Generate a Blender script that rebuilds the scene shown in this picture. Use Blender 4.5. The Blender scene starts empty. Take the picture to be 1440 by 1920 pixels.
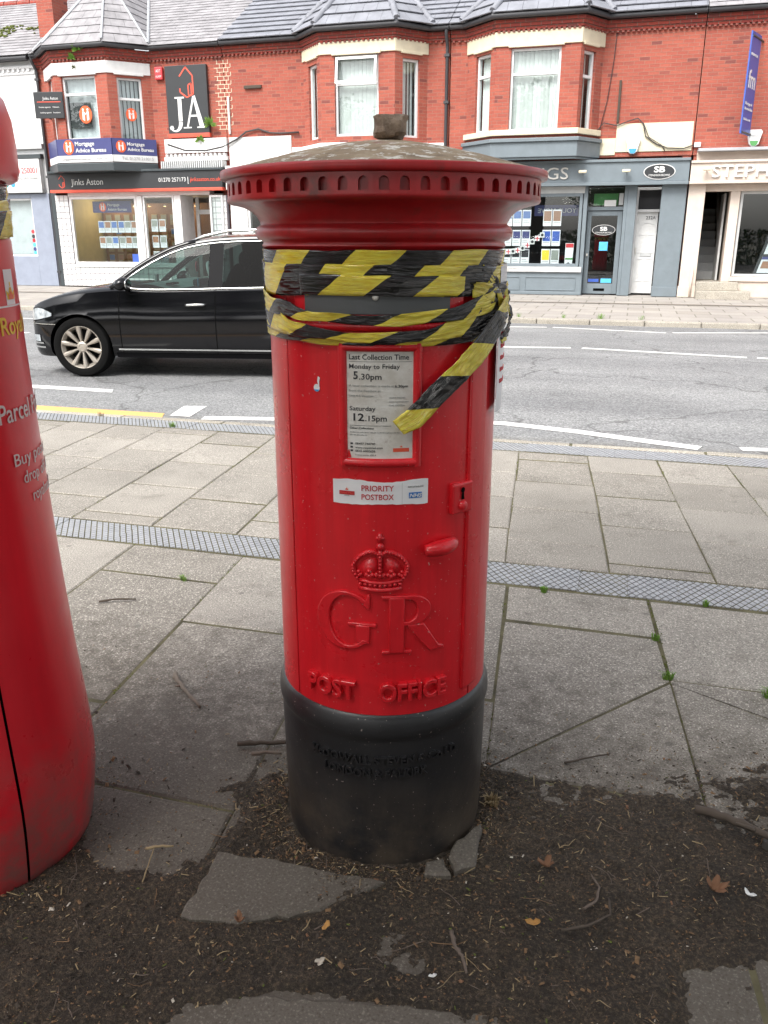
import bpy, bmesh, math, random
from mathutils import Vector, Matrix, noise as mnoise
random.seed(7)
R_ = math.radians
sc = bpy.context.scene
COL = sc.collection
# ------------------------------------------------------------------ camera, sky, sun, exposure
CAM_H = 1.38; YAW = R_(16)
cd = bpy.data.cameras.new('camera'); cam = bpy.data.objects.new('camera', cd); COL.objects.link(cam)
cd.sensor_fit = 'VERTICAL'; cd.sensor_height = 24.0; cd.lens = 24.0 * 1553 / 1920; cd.clip_start = 0.05; cd.clip_end = 800
cam.location = (0, 0, CAM_H); cam.rotation_euler = (R_(90 - 18.2), 0, YAW)
sc.camera = cam
SUN_EL, SUN_AZ = 52, 200          # azimuth clockwise from +Y (sun high behind the photographer's left shoulder)
w = bpy.data.worlds.new('World'); sc.world = w; w.use_nodes = True
nt = w.node_tree; bg = nt.nodes['Background']
sky = nt.nodes.new('ShaderNodeTexSky'); sky.sky_type = 'NISHITA'; sky.sun_disc = False
sky.sun_elevation = R_(SUN_EL); sky.sun_rotation = R_(SUN_AZ); sky.dust_density = 4; sky.air_density = 1.0; sky.ozone_density = 0.6
hs = nt.nodes.new('ShaderNodeHueSaturation'); hs.inputs['Saturation'].default_value = 0.22
nt.links.new(sky.outputs[0], hs.inputs['Color']); nt.links.new(hs.outputs[0], bg.inputs['Color'])
bg.inputs['Strength'].default_value = 0.15
sl = bpy.data.lights.new('sun', 'SUN'); sl.energy = 1.5; sl.angle = R_(25); sl.color = (1.0, 0.97, 0.92)
so = bpy.data.objects.new('sun', sl); COL.objects.link(so)
az = R_(SUN_AZ); el = R_(SUN_EL)
sdir = Vector((math.sin(az) * math.cos(el), math.cos(az) * math.cos(el), math.sin(el)))
so.rotation_euler = sdir.to_track_quat('Z', 'Y').to_euler(); so.location = (0, 0, 30)
sc.view_settings.view_transform = 'Standard'; sc.view_settings.look = 'None'
sc.view_settings.exposure = 1.18; sc.view_settings.gamma = 1.0
sc.cycles.max_bounces = 8; sc.cycles.transparent_max_bounces = 16
sc.cycles.caustics_reflective = False; sc.cycles.caustics_refractive = False

# ------------------------------------------------------------------ material helpers
def _mat(name):
    m = bpy.data.materials.new(name); m.use_nodes = True
    n = m.node_tree.nodes; return m, n, m.node_tree.links, n['Principled BSDF']
def _coords(n, l, uv=False):
    if uv:
        t = n.new('ShaderNodeUVMap'); t.uv_map = 'UV'; return t.outputs[0]
    t = n.new('ShaderNodeTexCoord'); return t.outputs['Object']
def _noise(n, l, co, scale, detail=4, rough=.6, stretch=None):
    if stretch:
        mp = n.new('ShaderNodeMapping'); mp.inputs['Scale'].default_value = stretch; l.new(co, mp.inputs[0]); co = mp.outputs[0]
    t = n.new('ShaderNodeTexNoise'); t.inputs['Scale'].default_value = scale; t.inputs['Detail'].default_value = detail
    t.inputs['Roughness'].default_value = rough; l.new(co, t.inputs['Vector']); return t.outputs['Fac']
def _ramp(n, l, fac, stops, interp='LINEAR'):
    r = n.new('ShaderNodeValToRGB'); r.color_ramp.interpolation = interp
    e = r.color_ramp.elements
    while len(e) < len(stops): e.new(0.5)
    for k, (p, c) in enumerate(stops):
        e[k].position = p; e[k].color = (c[0], c[1], c[2], 1) if len(c) == 3 else c
    l.new(fac, r.inputs[0]); return r.outputs[0]
def _mix(n, l, fac, a, b, mode='MIX'):
    m = n.new('ShaderNodeMix'); m.data_type = 'RGBA'; m.blend_type = mode
    for s, v in ((0, fac), (6, a), (7, b)):
        if hasattr(v, 'links'): l.new(v, m.inputs[s])
        elif s == 0: m.inputs[0].default_value = v
        else: m.inputs[s].default_value = (v[0], v[1], v[2], 1)
    return m.outputs[2]
def _bump(n, l, h, strength, dist=.01, prev=None):
    b = n.new('ShaderNodeBump'); b.inputs['Strength'].default_value = strength; b.inputs['Distance'].default_value = dist
    l.new(h, b.inputs['Height'])
    if prev is not None: l.new(prev, b.inputs['Normal'])
    return b.outputs[0]
def dk(c, k): return tuple(min(1, v * k) for v in c[:3])
def mat(name, col, rough=.6, metal=0., var=.18, vscale=6., bump=0., bscale=60., spec=.5, coat=0., bdist=.004):
    m, n, l, p = _mat(name); co = _coords(n, l)
    if var:
        f = _noise(n, l, co, vscale, 6)
        l.new(_ramp(n, l, f, [(.25, dk(col, 1 - var)), (.75, dk(col, 1 + var))]), p.inputs['Base Color'])
    else: p.inputs['Base Color'].default_value = (*col[:3], 1)
    p.inputs['Roughness'].default_value = rough; p.inputs['Metallic'].default_value = metal
    p.inputs['Specular IOR Level'].default_value = spec; p.inputs['Coat Weight'].default_value = coat; p.inputs['Coat Roughness'].default_value = .08
    if bump: l.new(_bump(n, l, _noise(n, l, co, bscale, 5), bump, bdist), p.inputs['Normal'])
    return m
def emis(name, col, s):
    m, n, l, p = _mat(name); p.inputs['Base Color'].default_value = (0, 0, 0, 1)
    p.inputs['Emission Color'].default_value = (*col, 1); p.inputs['Emission Strength'].default_value = s; return m
def glassmat(name, tint=(.9, .95, .95), refl=1.0, rough=.0, f0=.05):
    m, n, l, p = _mat(name); n.remove(p); out = n['Material Output']
    tr = n.new('ShaderNodeBsdfTransparent'); tr.inputs[0].default_value = (*tint, 1)
    gl = n.new('ShaderNodeBsdfGlossy'); gl.inputs['Roughness'].default_value = rough; gl.inputs[0].default_value = (refl, refl, refl, 1)
    lw = n.new('ShaderNodeLayerWeight'); lw.inputs[0].default_value = .5; pw = n.new('ShaderNodeMath'); pw.operation = 'POWER'; pw.inputs[1].default_value = 4; l.new(lw.outputs['Facing'], pw.inputs[0])
    ma = n.new('ShaderNodeMath'); ma.operation = 'MULTIPLY_ADD'; ma.inputs[1].default_value = .9; ma.inputs[2].default_value = f0; l.new(pw.outputs[0], ma.inputs[0])
    mx = n.new('ShaderNodeMixShader'); l.new(ma.outputs[0], mx.inputs[0]); l.new(tr.outputs[0], mx.inputs[1]); l.new(gl.outputs[0], mx.inputs[2])
    l.new(mx.outputs[0], out.inputs[0]); return m

MT = {}
def brickmat(name, c1, c2, mortar, bw=.225, rh=.075, ms=.007, dark=(.16, .05, .045)):
    m, n, l, p = _mat(name); co = _coords(n, l, True)
    b = n.new('ShaderNodeTexBrick'); b.inputs['Scale'].default_value = 1; b.inputs['Brick Width'].default_value = bw; b.inputs['Row Height'].default_value = rh
    b.inputs['Mortar Size'].default_value = ms; b.inputs['Mortar Smooth'].default_value = .2; b.inputs['Bias'].default_value = -.1
    b.inputs['Color1'].default_value = (*c1, 1); b.inputs['Color2'].default_value = (*c2, 1); b.inputs['Mortar'].default_value = (*mortar, 1)
    l.new(co, b.inputs['Vector'])
    # second brick pattern, same grid: picks out a few odd dark / pale bricks
    b2 = n.new('ShaderNodeTexBrick'); b2.inputs['Scale'].default_value = 1; b2.inputs['Brick Width'].default_value = bw; b2.inputs['Row Height'].default_value = rh
    b2.inputs['Mortar Size'].default_value = 0; b2.inputs['Color1'].default_value = (0, 0, 0, 1); b2.inputs['Color2'].default_value = (1, 1, 1, 1); b2.inputs['Bias'].default_value = 0
    mp = n.new('ShaderNodeMapping'); mp.inputs['Location'].default_value = (bw * 40, rh * 26, 0); l.new(co, mp.inputs[0]); l.new(mp.outputs[0], b2.inputs['Vector'])
    odd = _ramp(n, l, b2.outputs['Color'], [(.90, (0, 0, 0)), (.98, (.8, .8, .8))])
    c = _mix(n, l, odd, b.outputs['Color'], _mix(n, l, b.outputs['Fac'], dark, mortar))
    f = _noise(n, l, co, .9, 5)
    c = _mix(n, l, .5, c, _ramp(n, l, f, [(.3, (.72, .68, .68)), (.7, (1.2, 1.15, 1.1))]), 'MULTIPLY')
    f2 = _noise(n, l, co, 25, 4); c = _mix(n, l, .35, c, _ramp(n, l, f2, [(.3, (.7, .7, .7)), (.7, (1.2, 1.2, 1.2))]), 'MULTIPLY')
    l.new(c, p.inputs['Base Color']); p.inputs['Roughness'].default_value = .85
    inv = n.new('ShaderNodeMath'); inv.operation = 'SUBTRACT'; inv.inputs[0].default_value = 1; l.new(b.outputs['Fac'], inv.inputs[1])
    l.new(_bump(n, l, inv.outputs[0], .7, .012), p.inputs['Normal']); return m
def paintmat(name, col, rough=.32, streak=.5, dirt=0., dirtcol=(.2, .18, .16), chip=0., zlo=None, grime=.12, bump=.06):
    m, n, l, p = _mat(name); co = _coords(n, l)
    c = _ramp(n, l, _noise(n, l, co, 3.5, 5), [(.3, dk(col, 1 - grime)), (.7, dk(col, 1 + grime))])
    if dirt:
        f = _noise(n, l, co, 9, 6, .7)
        k = _ramp(n, l, f, [(.62 - .18 * dirt, (0, 0, 0)), (.72, (1, 1, 1))])
        if zlo is not None:      # scuffed band near the foot, broken up by noise
            sx = n.new('ShaderNodeSeparateXYZ'); l.new(co, sx.inputs[0])
            mr = n.new('ShaderNodeMapRange'); mr.inputs['From Min'].default_value = zlo; mr.inputs['From Max'].default_value = zlo * .25
            mr.inputs['To Min'].default_value = 0; mr.inputs['To Max'].default_value = .75; l.new(sx.outputs[2], mr.inputs[0])
            ad = n.new('ShaderNodeMath'); ad.operation = 'MULTIPLY'; l.new(mr.outputs[0], ad.inputs[0])
            k2 = _ramp(n, l, _noise(n, l, co, 7, 6, .7), [(.38, (0, 0, 0)), (.62, (1, 1, 1))]); l.new(k2, ad.inputs[1])
            c = _mix(n, l, ad.outputs[0], c, dirtcol)
        else: c = _mix(n, l, k, c, dirtcol)
    if chip:
        v = n.new('ShaderNodeTexNoise'); v.inputs['Scale'].default_value = 160; v.inputs['Detail'].default_value = 2; l.new(co, v.inputs['Vector'])
        c = _mix(n, l, _ramp(n, l, v.outputs['Fac'], [(.715, (0, 0, 0)), (.735, (chip, chip, chip))]), c, (.55, .45, .4))
    sk1 = _noise(n, l, co, 1, 6, .65, (34, 34, 2.2)); c = _mix(n, l, streak, c, _ramp(n, l, sk1, [(.40, (.80, .78, .78)), (.62, (1.05, 1.05, 1.05))]), 'MULTIPLY')
    sk2 = _noise(n, l, co, 2.2, 6, .7); c = _mix(n, l, _ramp(n, l, sk2, [(.56, (0, 0, 0)), (.74, (.30, .30, .30))]), c, dk(col, .45))
    l.new(c, p.inputs['Base Color']); p.inputs['Roughness'].default_value = rough; p.inputs['Coat Weight'].default_value = .15; p.inputs['Coat Roughness'].default_value = .15
    rr = _ramp(n, l, _noise(n, l, co, 5, 6), [(.3, (rough - .06,) * 3), (.7, (rough + .12,) * 3)]); l.new(rr, p.inputs['Roughness'])
    h = _noise(n, l, co, 45, 4); b1 = _bump(n, l, h, bump, .004)
    l.new(_bump(n, l, _noise(n, l, co, 8, 3), bump, .01, b1), p.inputs['Normal']); return m
def slabmat(name, col):
    m, n, l, p = _mat(name); co = _coords(n, l)
    oi = n.new('ShaderNodeObjectInfo')
    g = n.new('ShaderNodeNewGeometry')
    base = _ramp(n, l, _noise(n, l, g.outputs['Position'], 1.3, 6, .65), [(.3, dk(col, .72)), (.7, dk(col, 1.15))])
    base = _mix(n, l, .6, base, _ramp(n, l, oi.outputs['Random'], [(0, (.70, .69, .67)), (1, (1.18, 1.18, 1.18))]), 'MULTIPLY')
    sp = _noise(n, l, g.outputs['Position'], 170, 3, .6)
    base = _mix(n, l, _ramp(n, l, sp, [(.56, (0, 0, 0)), (.66, (1, 1, 1))]), base, dk(col, 2.1))
    base = _mix(n, l, _ramp(n, l, sp, [(.34, (1, 1, 1)), (.43, (0, 0, 0))]), base, dk(col, .38))
    vg = n.new('ShaderNodeTexVoronoi'); vg.inputs['Scale'].default_value = 5; l.new(g.outputs['Position'], vg.inputs['Vector']); base = _mix(n, l, _ramp(n, l, vg.outputs['Distance'], [(.05, (.55, .55, .55)), (.075, (0, 0, 0))]), base, (.10, .095, .085))
    st = _noise(n, l, g.outputs['Position'], 5, 7, .75)
    base = _mix(n, l, _ramp(n, l, st, [(.56, (0, 0, 0)), (.75, (.55, .55, .55))]), base, (.07, .06, .045))
    sy = n.new('ShaderNodeSeparateXYZ'); l.new(g.outputs['Position'], sy.inputs[0])      # trodden earth round the tree pit, plus painted tree shade darkening the near slabs
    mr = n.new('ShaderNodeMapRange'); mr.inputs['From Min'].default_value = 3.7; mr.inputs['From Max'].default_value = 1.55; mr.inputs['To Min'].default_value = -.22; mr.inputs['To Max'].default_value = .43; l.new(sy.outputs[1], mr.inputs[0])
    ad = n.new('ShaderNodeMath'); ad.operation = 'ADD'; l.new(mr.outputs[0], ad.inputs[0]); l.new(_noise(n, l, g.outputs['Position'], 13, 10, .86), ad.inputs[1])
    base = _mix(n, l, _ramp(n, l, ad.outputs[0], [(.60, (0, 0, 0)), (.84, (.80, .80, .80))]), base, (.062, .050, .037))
    l.new(base, p.inputs['Base Color']); p.inputs['Roughness'].default_value = .82
    l.new(_bump(n, l, _noise(n, l, g.outputs['Position'], 240, 3), .45, .003), p.inputs['Normal']); return m
def asphaltmat():
    m, n, l, p = _mat('asphalt'); g = n.new('ShaderNodeNewGeometry'); co = g.outputs['Position']
    v = n.new('ShaderNodeTexVoronoi'); v.inputs['Scale'].default_value = 90; l.new(co, v.inputs['Vector'])
    sep = n.new('ShaderNodeSeparateColor'); l.new(v.outputs['Color'], sep.inputs[0])
    base = _ramp(n, l, sep.outputs[0], [(0, (.13, .132, .134)), (.5, (.205, .208, .21)), (1, (.34, .34, .335))])
    base = _mix(n, l, .7, base, _ramp(n, l, _noise(n, l, co, .7, 6, .6), [(.3, (.8, .8, .8)), (.7, (1.2, 1.2, 1.2))]), 'MULTIPLY')
    trk = _noise(n, l, co, 1.0, 4, .55, (.05, 1.1, 1)); base = _mix(n, l, .8, base, _ramp(n, l, trk, [(.35, (.78, .78, .79)), (.65, (1.15, 1.15, 1.14))]), 'MULTIPLY')
    blot = _noise(n, l, co, 2.3, 6, .7); base = _mix(n, l, _ramp(n, l, blot, [(.62, (0, 0, 0)), (.72, (.45, .45, .45))]), base, (.09, .088, .085))
    ck = n.new('ShaderNodeTexVoronoi'); ck.feature = 'DISTANCE_TO_EDGE'; ck.inputs['Scale'].default_value = .42; wp = n.new('ShaderNodeVectorMath'); wp.operation = 'ADD'; wn = n.new('ShaderNodeTexNoise'); wn.inputs['Scale'].default_value = 1.6; wn.inputs['Detail'].default_value = 6; l.new(co, wn.inputs['Vector']); l.new(co, wp.inputs[0]); l.new(wn.outputs['Color'], wp.inputs[1]); l.new(wp.outputs[0], ck.inputs['Vector'])
    base = _mix(n, l, _ramp(n, l, ck.outputs['Distance'], [(.003, (.6, .6, .6)), (.009, (0, 0, 0))]), base, (.06, .06, .058))
    sy = n.new('ShaderNodeSeparateXYZ'); l.new(co, sy.inputs[0]); gm = n.new('ShaderNodeMapRange'); gm.inputs['From Min'].default_value = 6.25; gm.inputs['From Max'].default_value = 5.95; l.new(sy.outputs[1], gm.inputs[0])
    gn = n.new('ShaderNodeMath'); gn.operation = 'MULTIPLY'; l.new(gm.outputs[0], gn.inputs[0]); l.new(_ramp(n, l, _noise(n, l, co, 12, 6, .7), [(.35, (0, 0, 0)), (.65, (.9, .9, .9))]), gn.inputs[1]); base = _mix(n, l, gn.outputs[0], base, (.11, .095, .07))
    l.new(base, p.inputs['Base Color']); p.inputs['Roughness'].default_value = .7
    l.new(_bump(n, l, v.outputs['Distance'], .55, .005), p.inputs['Normal']); return m
def soilmat():
    m, n, l, p = _mat('soil'); g = n.new('ShaderNodeNewGeometry'); co = g.outputs['Position']
    f = _noise(n, l, co, 110, 8, .8)
    c = _ramp(n, l, f, [(.30, (.010, .008, .006)), (.49, (.034, .026, .018)), (.60, (.088, .066, .045)), (.71, (.27, .20, .125))])
    c = _mix(n, l, .6, c, _ramp(n, l, _noise(n, l, co, 4, 7, .7), [(.3, (.55, .55, .55)), (.7, (2.2, 2.1, 2.0))]), 'MULTIPLY')
    l.new(c, p.inputs['Base Color']); p.inputs['Roughness'].default_value = .9
    l.new(_bump(n, l, _noise(n, l, co, 120, 6, .7), 1.0, .012), p.inputs['Normal']); return m
def tapemat():
    m, n, l, p = _mat('hazard_tape'); co = _coords(n, l, True)
    sx = n.new('ShaderNodeSeparateXYZ'); l.new(co, sx.inputs[0])
    a = n.new('ShaderNodeMath'); a.operation = 'MULTIPLY_ADD'; a.inputs[1].default_value = -.7; l.new(sx.outputs[1], a.inputs[0]); l.new(sx.outputs[0], a.inputs[2])
    d = n.new('ShaderNodeMath'); d.operation = 'DIVIDE'; d.inputs[1].default_value = .18; l.new(a.outputs[0], d.inputs[0])
    f = n.new('ShaderNodeMath'); f.operation = 'FRACT'; l.new(d.outputs[0], f.inputs[0])
    t = n.new('ShaderNodeMath'); t.operation = 'GREATER_THAN'; t.inputs[1].default_value = .5; l.new(f.outputs[0], t.inputs[0])
    yel = _ramp(n, l, _noise(n, l, co, 30, 4, .6, (1, 4, 1)), [(.3, (.74, .52, .03)), (.7, (.90, .82, .10))])
    l.new(_mix(n, l, t.outputs[0], yel, (.006, .006, .007)), p.inputs['Base Color'])
    p.inputs['Roughness'].default_value = .13; p.inputs['Specular IOR Level'].default_value = .8
    h = _ramp(n, l, _noise(n, l, co, 9, 5, .6, (1, 14, 1)), [(.44, (0, 0, 0)), (.485, (1, 1, 1)), (.53, (0, 0, 0))]); b1 = _bump(n, l, h, .55, .005)
    l.new(_bump(n, l, _noise(n, l, co, 60, 3), .12, .005, b1), p.inputs['Normal']); return m
def domemat():
    m, n, l, p = _mat('lichen_dome'); co = _coords(n, l)
    c = _ramp(n, l, _noise(n, l, co, 14, 7, .7), [(.3, (.17, .115, .07)), (.5, (.34, .25, .16)), (.7, (.48, .38, .27))])
    c = _mix(n, l, _ramp(n, l, _noise(n, l, co, 30, 5, .7), [(.54, (0, 0, 0)), (.59, (1, 1, 1))]), c, (.74, .70, .64))
    c = _mix(n, l, _ramp(n, l, _noise(n, l, co, 7, 4, .6), [(.58, (0, 0, 0)), (.66, (.8, .8, .8))]), c, (.20, .05, .035))
    l.new(c, p.inputs['Base Color']); p.inputs['Roughness'].default_value = .8
    l.new(_bump(n, l, _noise(n, l, co, 90, 5, .7), .6, .006), p.inputs['Normal']); return m

MT['brick'] = brickmat('red_brick', (.385, .100, .066), (.32, .076, .053), (.34, .155, .115))
MT['brick2'] = brickmat('corbel_brick', (.27, .045, .035), (.34, .055, .035), (.24, .17, .14))
MT['slate'] = brickmat('slate', (.22, .21, .22), (.18, .175, .19), (.10, .10, .10), .30, .2, .006, (.36, .34, .33))
MT['paving'] = brickmat('far_paving', (.36, .34, .31), (.32, .30, .28), (.20, .19, .16), .6, .6, .012, (.30, .28, .25))
MT['red'] = paintmat('post_red', (.66, .013, .022), .28, chip=.6, grime=.08, bump=.13)
MT['redcap'] = paintmat('cap_red', (.42, .014, .018), .36, dirt=.5, dirtcol=(.13, .035, .03), grime=.25)
MT['redp'] = paintmat('parcel_red', streak=.22, col=(.70, .016, .030), rough=.30, dirt=1, zlo=.42, dirtcol=(.13, .115, .10), grime=.06, bump=.03)
MT['black'] = paintmat('plinth_black', (.019, .019, .021), .34, dirt=.9, zlo=.26, dirtcol=(.085, .066, .048), chip=.5, grime=.2, bump=.14)
MT['seam'] = mat('seam_black', (.005, .005, .005), .9, var=0, spec=.03)
MT['dome'] = domemat()
MT['stone'] = mat('rough_stone', (.27, .205, .155), .9, var=.5, vscale=40, bump=1, bscale=70, bdist=.01)
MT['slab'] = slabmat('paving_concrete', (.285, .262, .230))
MT['kerb'] = slabmat('kerb_concrete', (.36, .33, .28))
MT['joint'] = mat('joint_dirt', (.095, .085, .045), .95, var=.75, vscale=7, bump=.6, bscale=140)
MT['paver'] = mat('blue_paver', (.33, .34, .36), .45, var=.2, vscale=12, bump=.2, bscale=200)
MT['asphalt'] = asphaltmat(); MT['soil'] = soilmat(); MT['tape'] = tapemat()
MT['ground'] = mat('ground_earth', (.12, .11, .08), .95)
def linemat(name, c):
    m, n, l, p = _mat(name); g = n.new('ShaderNodeNewGeometry'); co = g.outputs['Position']
    f = _noise(n, l, co, 60, 6, .7)
    l.new(_ramp(n, l, f, [(.30, (.22, .21, .2)), (.42, c), (.8, dk(c, 1.08))]), p.inputs['Base Color']); p.inputs['Roughness'].default_value = .6
    l.new(_bump(n, l, _noise(n, l, co, 110, 3), .4, .005), p.inputs['Normal']); return m
MT['wline'] = linemat('road_white', (.78, .77, .74)); MT['yline'] = linemat('road_yellow', (.70, .40, .14))
for k, c, r in [('white', (.70, .70, .69), .5), ('cream', (.68, .61, .45), .7), ('creamp', (.60, .51, .44), .6), ('render', (.74, .74, .74), .85), ('upvc', (.72, .72, .72), .3),
                ('grey', (.165, .198, .22), .45), ('dgrey', (.045, .055, .06), .4), ('bluegrey', (.26, .29, .36), .7), ('navy', (.055, .06, .18), .35), ('blue', (.05, .11, .42), .35),
                ('orange', (.80, .12, .035), .4), ('coral', (.72, .10, .06), .4), ('signblack', (.032, .034, .037), .4), ('silver', (.62, .60, .56), .35), ('txtdark', (.03, .03, .035), .6),
                ('txtgrey', (.35, .35, .35), .6), ('txtred', (.50, .02, .03), .6), ('txtyellow', (.85, .62, .05), .5), ('paper', (.66, .65, .62), .55), ('sticker', (.80, .80, .82), .4),
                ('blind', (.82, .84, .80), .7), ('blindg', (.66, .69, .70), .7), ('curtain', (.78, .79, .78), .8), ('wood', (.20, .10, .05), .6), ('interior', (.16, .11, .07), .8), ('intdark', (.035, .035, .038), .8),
                ('ply', (.55, .45, .20), .6), ('gutter', (.045, .045, .05), .5), ('lead', (.40, .41, .43), .5), ('bluedot', (.06, .32, .62), .5), ('tealdot', (.03, .30, .30), .5), ('cyan', (.10, .45, .75), .4),
                ('green', (.10, .32, .10), .6), ('card1', (.62, .66, .68), .5), ('photo1', (.25, .27, .24), .6), ('photo2', (.30, .16, .10), .6), ('photo3', (.10, .18, .42), .5), ('lightgrey', (.50, .51, .51), .5),
                ('steel', (.085, .09, .095), .45), ('moss', (.10, .12, .025), .95), ('grass', (.13, .26, .03), .8), ('weed', (.16, .28, .05), .8), ('leafb', (.19, .095, .05), .8), ('leafo', (.42, .22, .06), .7),
                ('bark', (.075, .058, .045), .9), ('twig', (.13, .10, .08), .85), ('straw', (.30, .225, .125), .8), ('chipw', (.17, .10, .05), .8), ('chipp', (.48, .43, .36), .7), ('chipd', (.045, .034, .025), .9),
                ('leaf', (.06, .11, .025), .7), ('iron', (.07, .065, .06), .6), ('cable', (.05, .045, .045), .7), ('nhs', (.03, .17, .50), .5), ('pinkred', (.62, .05, .06), .5), ('dust', (.18, .15, .12), .9)]:
    MT[k] = mat('m_' + k, c, r, var=.10 if k not in ('stone',) else .4, vscale=5, bump=.08, bscale=120)
MT['tile'] = mat('roof_tile', (.215, .222, .25), .65, var=.25, vscale=2.5, bump=.3, bscale=70)
MT['slate1'] = mat('bay_slate', (.27, .26, .27), .75, var=.35, vscale=3, bump=.3, bscale=50)
MT['wtile'] = mat('glazed_tile', (.68, .68, .67), .15, var=.06, vscale=3)
MT['grout'] = mat('grout', (.22, .20, .22), .9)
MT['glass'] = glassmat('window_glass', (.94, .97, .97)); MT['carglass'] = glassmat('car_glass', (.30, .41, .385), .5, f0=.018); MT['privacy'] = glassmat('tinted_glass', (.05, .065, .065), .4, f0=.012)
MT['carpaint'] = mat('car_black', (.003, .003, .004), .10, var=0, coat=0, spec=.42); MT['cartrim'] = mat('car_trim', (.006, .006, .007), .5, var=0, spec=.08)
MT['chrome'] = mat('chrome', (.78, .78, .76), .18, metal=1, var=0); MT['alloy'] = mat('alloy', (.42, .38, .33), .4, metal=.6, var=.1)
MT['tyre'] = mat('tyre', (.006, .006, .006), .85, var=.2, spec=.1); MT['lamp'] = mat('lamp_glass', (.34, .37, .39), .08, var=.7, vscale=16, coat=1)
MT['dash'] = mat('dash', (.28, .32, .32), .6); MT['seat'] = mat('seat_fabric', (.02, .02, .022), .9)
MT['spot'] = emis('spot_lamp', (1, .62, .25), 6); MT['tube'] = emis('ceiling_light', (1, .97, .85), 3)
# ------------------------------------------------------------------ mesh helpers
class MB:
    def __init__(s): s.v = []; s.f = []; s.mi = []; s.cur = 0
    def add(s, vs, fs):
        o = len(s.v); s.v += [tuple(v) for v in vs]; s.f += [tuple(i + o for i in f) for f in fs]; s.mi += [s.cur] * len(fs); return s
    def box(s, x0, x1, y0, y1, z0, z1):
        return s.add([(x0, y0, z0), (x1, y0, z0), (x1, y1, z0), (x0, y1, z0), (x0, y0, z1), (x1, y0, z1), (x1, y1, z1), (x0, y1, z1)],
                     [(0, 3, 2, 1), (4, 5, 6, 7), (0, 1, 5, 4), (1, 2, 6, 5), (2, 3, 7, 6), (3, 0, 4, 7)])
    def obox(s, P, u0, u1, d0, d1, z0, z1):      # P = (x, y, dirx, diry): a frame on a wall; d is depth into the wall
        def q(u, d, z): return (P[0] + u * P[2] - d * P[3], P[1] + u * P[3] + d * P[2], z)
        return s.add([q(u0, d0, z0), q(u1, d0, z0), q(u1, d1, z0), q(u0, d1, z0), q(u0, d0, z1), q(u1, d0, z1), q(u1, d1, z1), q(u0, d1, z1)],
                     [(0, 3, 2, 1), (4, 5, 6, 7), (0, 1, 5, 4), (1, 2, 6, 5), (2, 3, 7, 6), (3, 0, 4, 7)])
    def prism(s, poly, fn, d0, d1):              # poly in 2D, fn(a, b, d) -> 3D; poly counter-clockwise seen from the d0 side
        n = len(poly); A = [fn(a, b, d0) for a, b in poly]; B = [fn(a, b, d1) for a, b in poly]
        return s.add(A + B, [tuple(range(n)), tuple(range(2 * n - 1, n - 1, -1))] + [(i, i + n, (i + 1) % n + n, (i + 1) % n) for i in range(n)])
    def tube(s, pts, rad, n=8, cap=True):
        pts = [Vector(p) for p in pts]; k = len(pts); rads = rad if isinstance(rad, (list, tuple)) else [rad] * k
        up = None; vs = []
        for i, p in enumerate(pts):
            t = (pts[min(i + 1, k - 1)] - pts[max(i - 1, 0)]).normalized()
            if up is None: up = Vector((0, 0, 1)) if abs(t.z) < .9 else Vector((1, 0, 0))
            a = t.cross(up).normalized(); b = a.cross(t).normalized(); up = b
            for j in range(n):
                th = 2 * math.pi * j / n; vs.append(p + (a * math.cos(th) + b * math.sin(th)) * rads[i])
        fs = []
        for i in range(k - 1):
            for j in range(n): fs.append((i * n + j, i * n + (j + 1) % n, (i + 1) * n + (j + 1) % n, (i + 1) * n + j))
        if cap: fs += [tuple(range(n))[::-1], tuple((k - 1) * n + j for j in range(n))]
        return s.add(vs, fs)
    def lathe(s, prof, n=96, a0=0., a1=2 * math.pi, cx=0, cy=0):   # prof: (r, z) from bottom to top; angle 0 = -Y, towards +X
        full = abs(a1 - a0 - 2 * math.pi) < 1e-6; m = n if full else n + 1; vs = []
        for r, z in prof:
            for j in range(m):
                th = a0 + (a1 - a0) * j / n; vs.append((cx + r * math.sin(th), cy - r * math.cos(th), z))
        fs = []
        for i in range(len(prof) - 1):
            for j in range(n):
                k = (j + 1) % m; fs.append((i * m + j, i * m + k, (i + 1) * m + k, (i + 1) * m + j))
        return s.add(vs, fs)
    def sphere(s, c, r, nu=10, nv=6, sx=1, sy=1, sz=1):
        vs = [(c[0], c[1], c[2] - r * sz)]
        for i in range(1, nv):
            ph = -math.pi / 2 + math.pi * i / nv
            for j in range(nu):
                th = 2 * math.pi * j / nu; vs.append((c[0] + r * sx * math.cos(ph) * math.cos(th), c[1] + r * sy * math.cos(ph) * math.sin(th), c[2] + r * sz * math.sin(ph)))
        vs.append((c[0], c[1], c[2] + r * sz)); fs = []
        for j in range(nu): fs.append((0, 1 + (j + 1) % nu, 1 + j))
        for i in range(nv - 2):
            for j in range(nu): fs.append((1 + i * nu + j, 1 + i * nu + (j + 1) % nu, 1 + (i + 1) * nu + (j + 1) % nu, 1 + (i + 1) * nu + j))
        L = len(vs) - 1
        for j in range(nu): fs.append((L, 1 + (nv - 2) * nu + j, 1 + (nv - 2) * nu + (j + 1) % nu))
        return s.add(vs, fs)
    def grid(s, fn, nu, nv, closed=False):
        vs = [fn(i / nu, j / nv) for j in range(nv + 1) for i in range(nu + 1)]
        return s.add(vs, [(j * (nu + 1) + i, j * (nu + 1) + i + 1, (j + 1) * (nu + 1) + i + 1, (j + 1) * (nu + 1) + i) for j in range(nv) for i in range(nu)])
    def map(s, fn, start=0): s.v[start:] = [tuple(fn(*v)) for v in s.v[start:]]; return s
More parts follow.
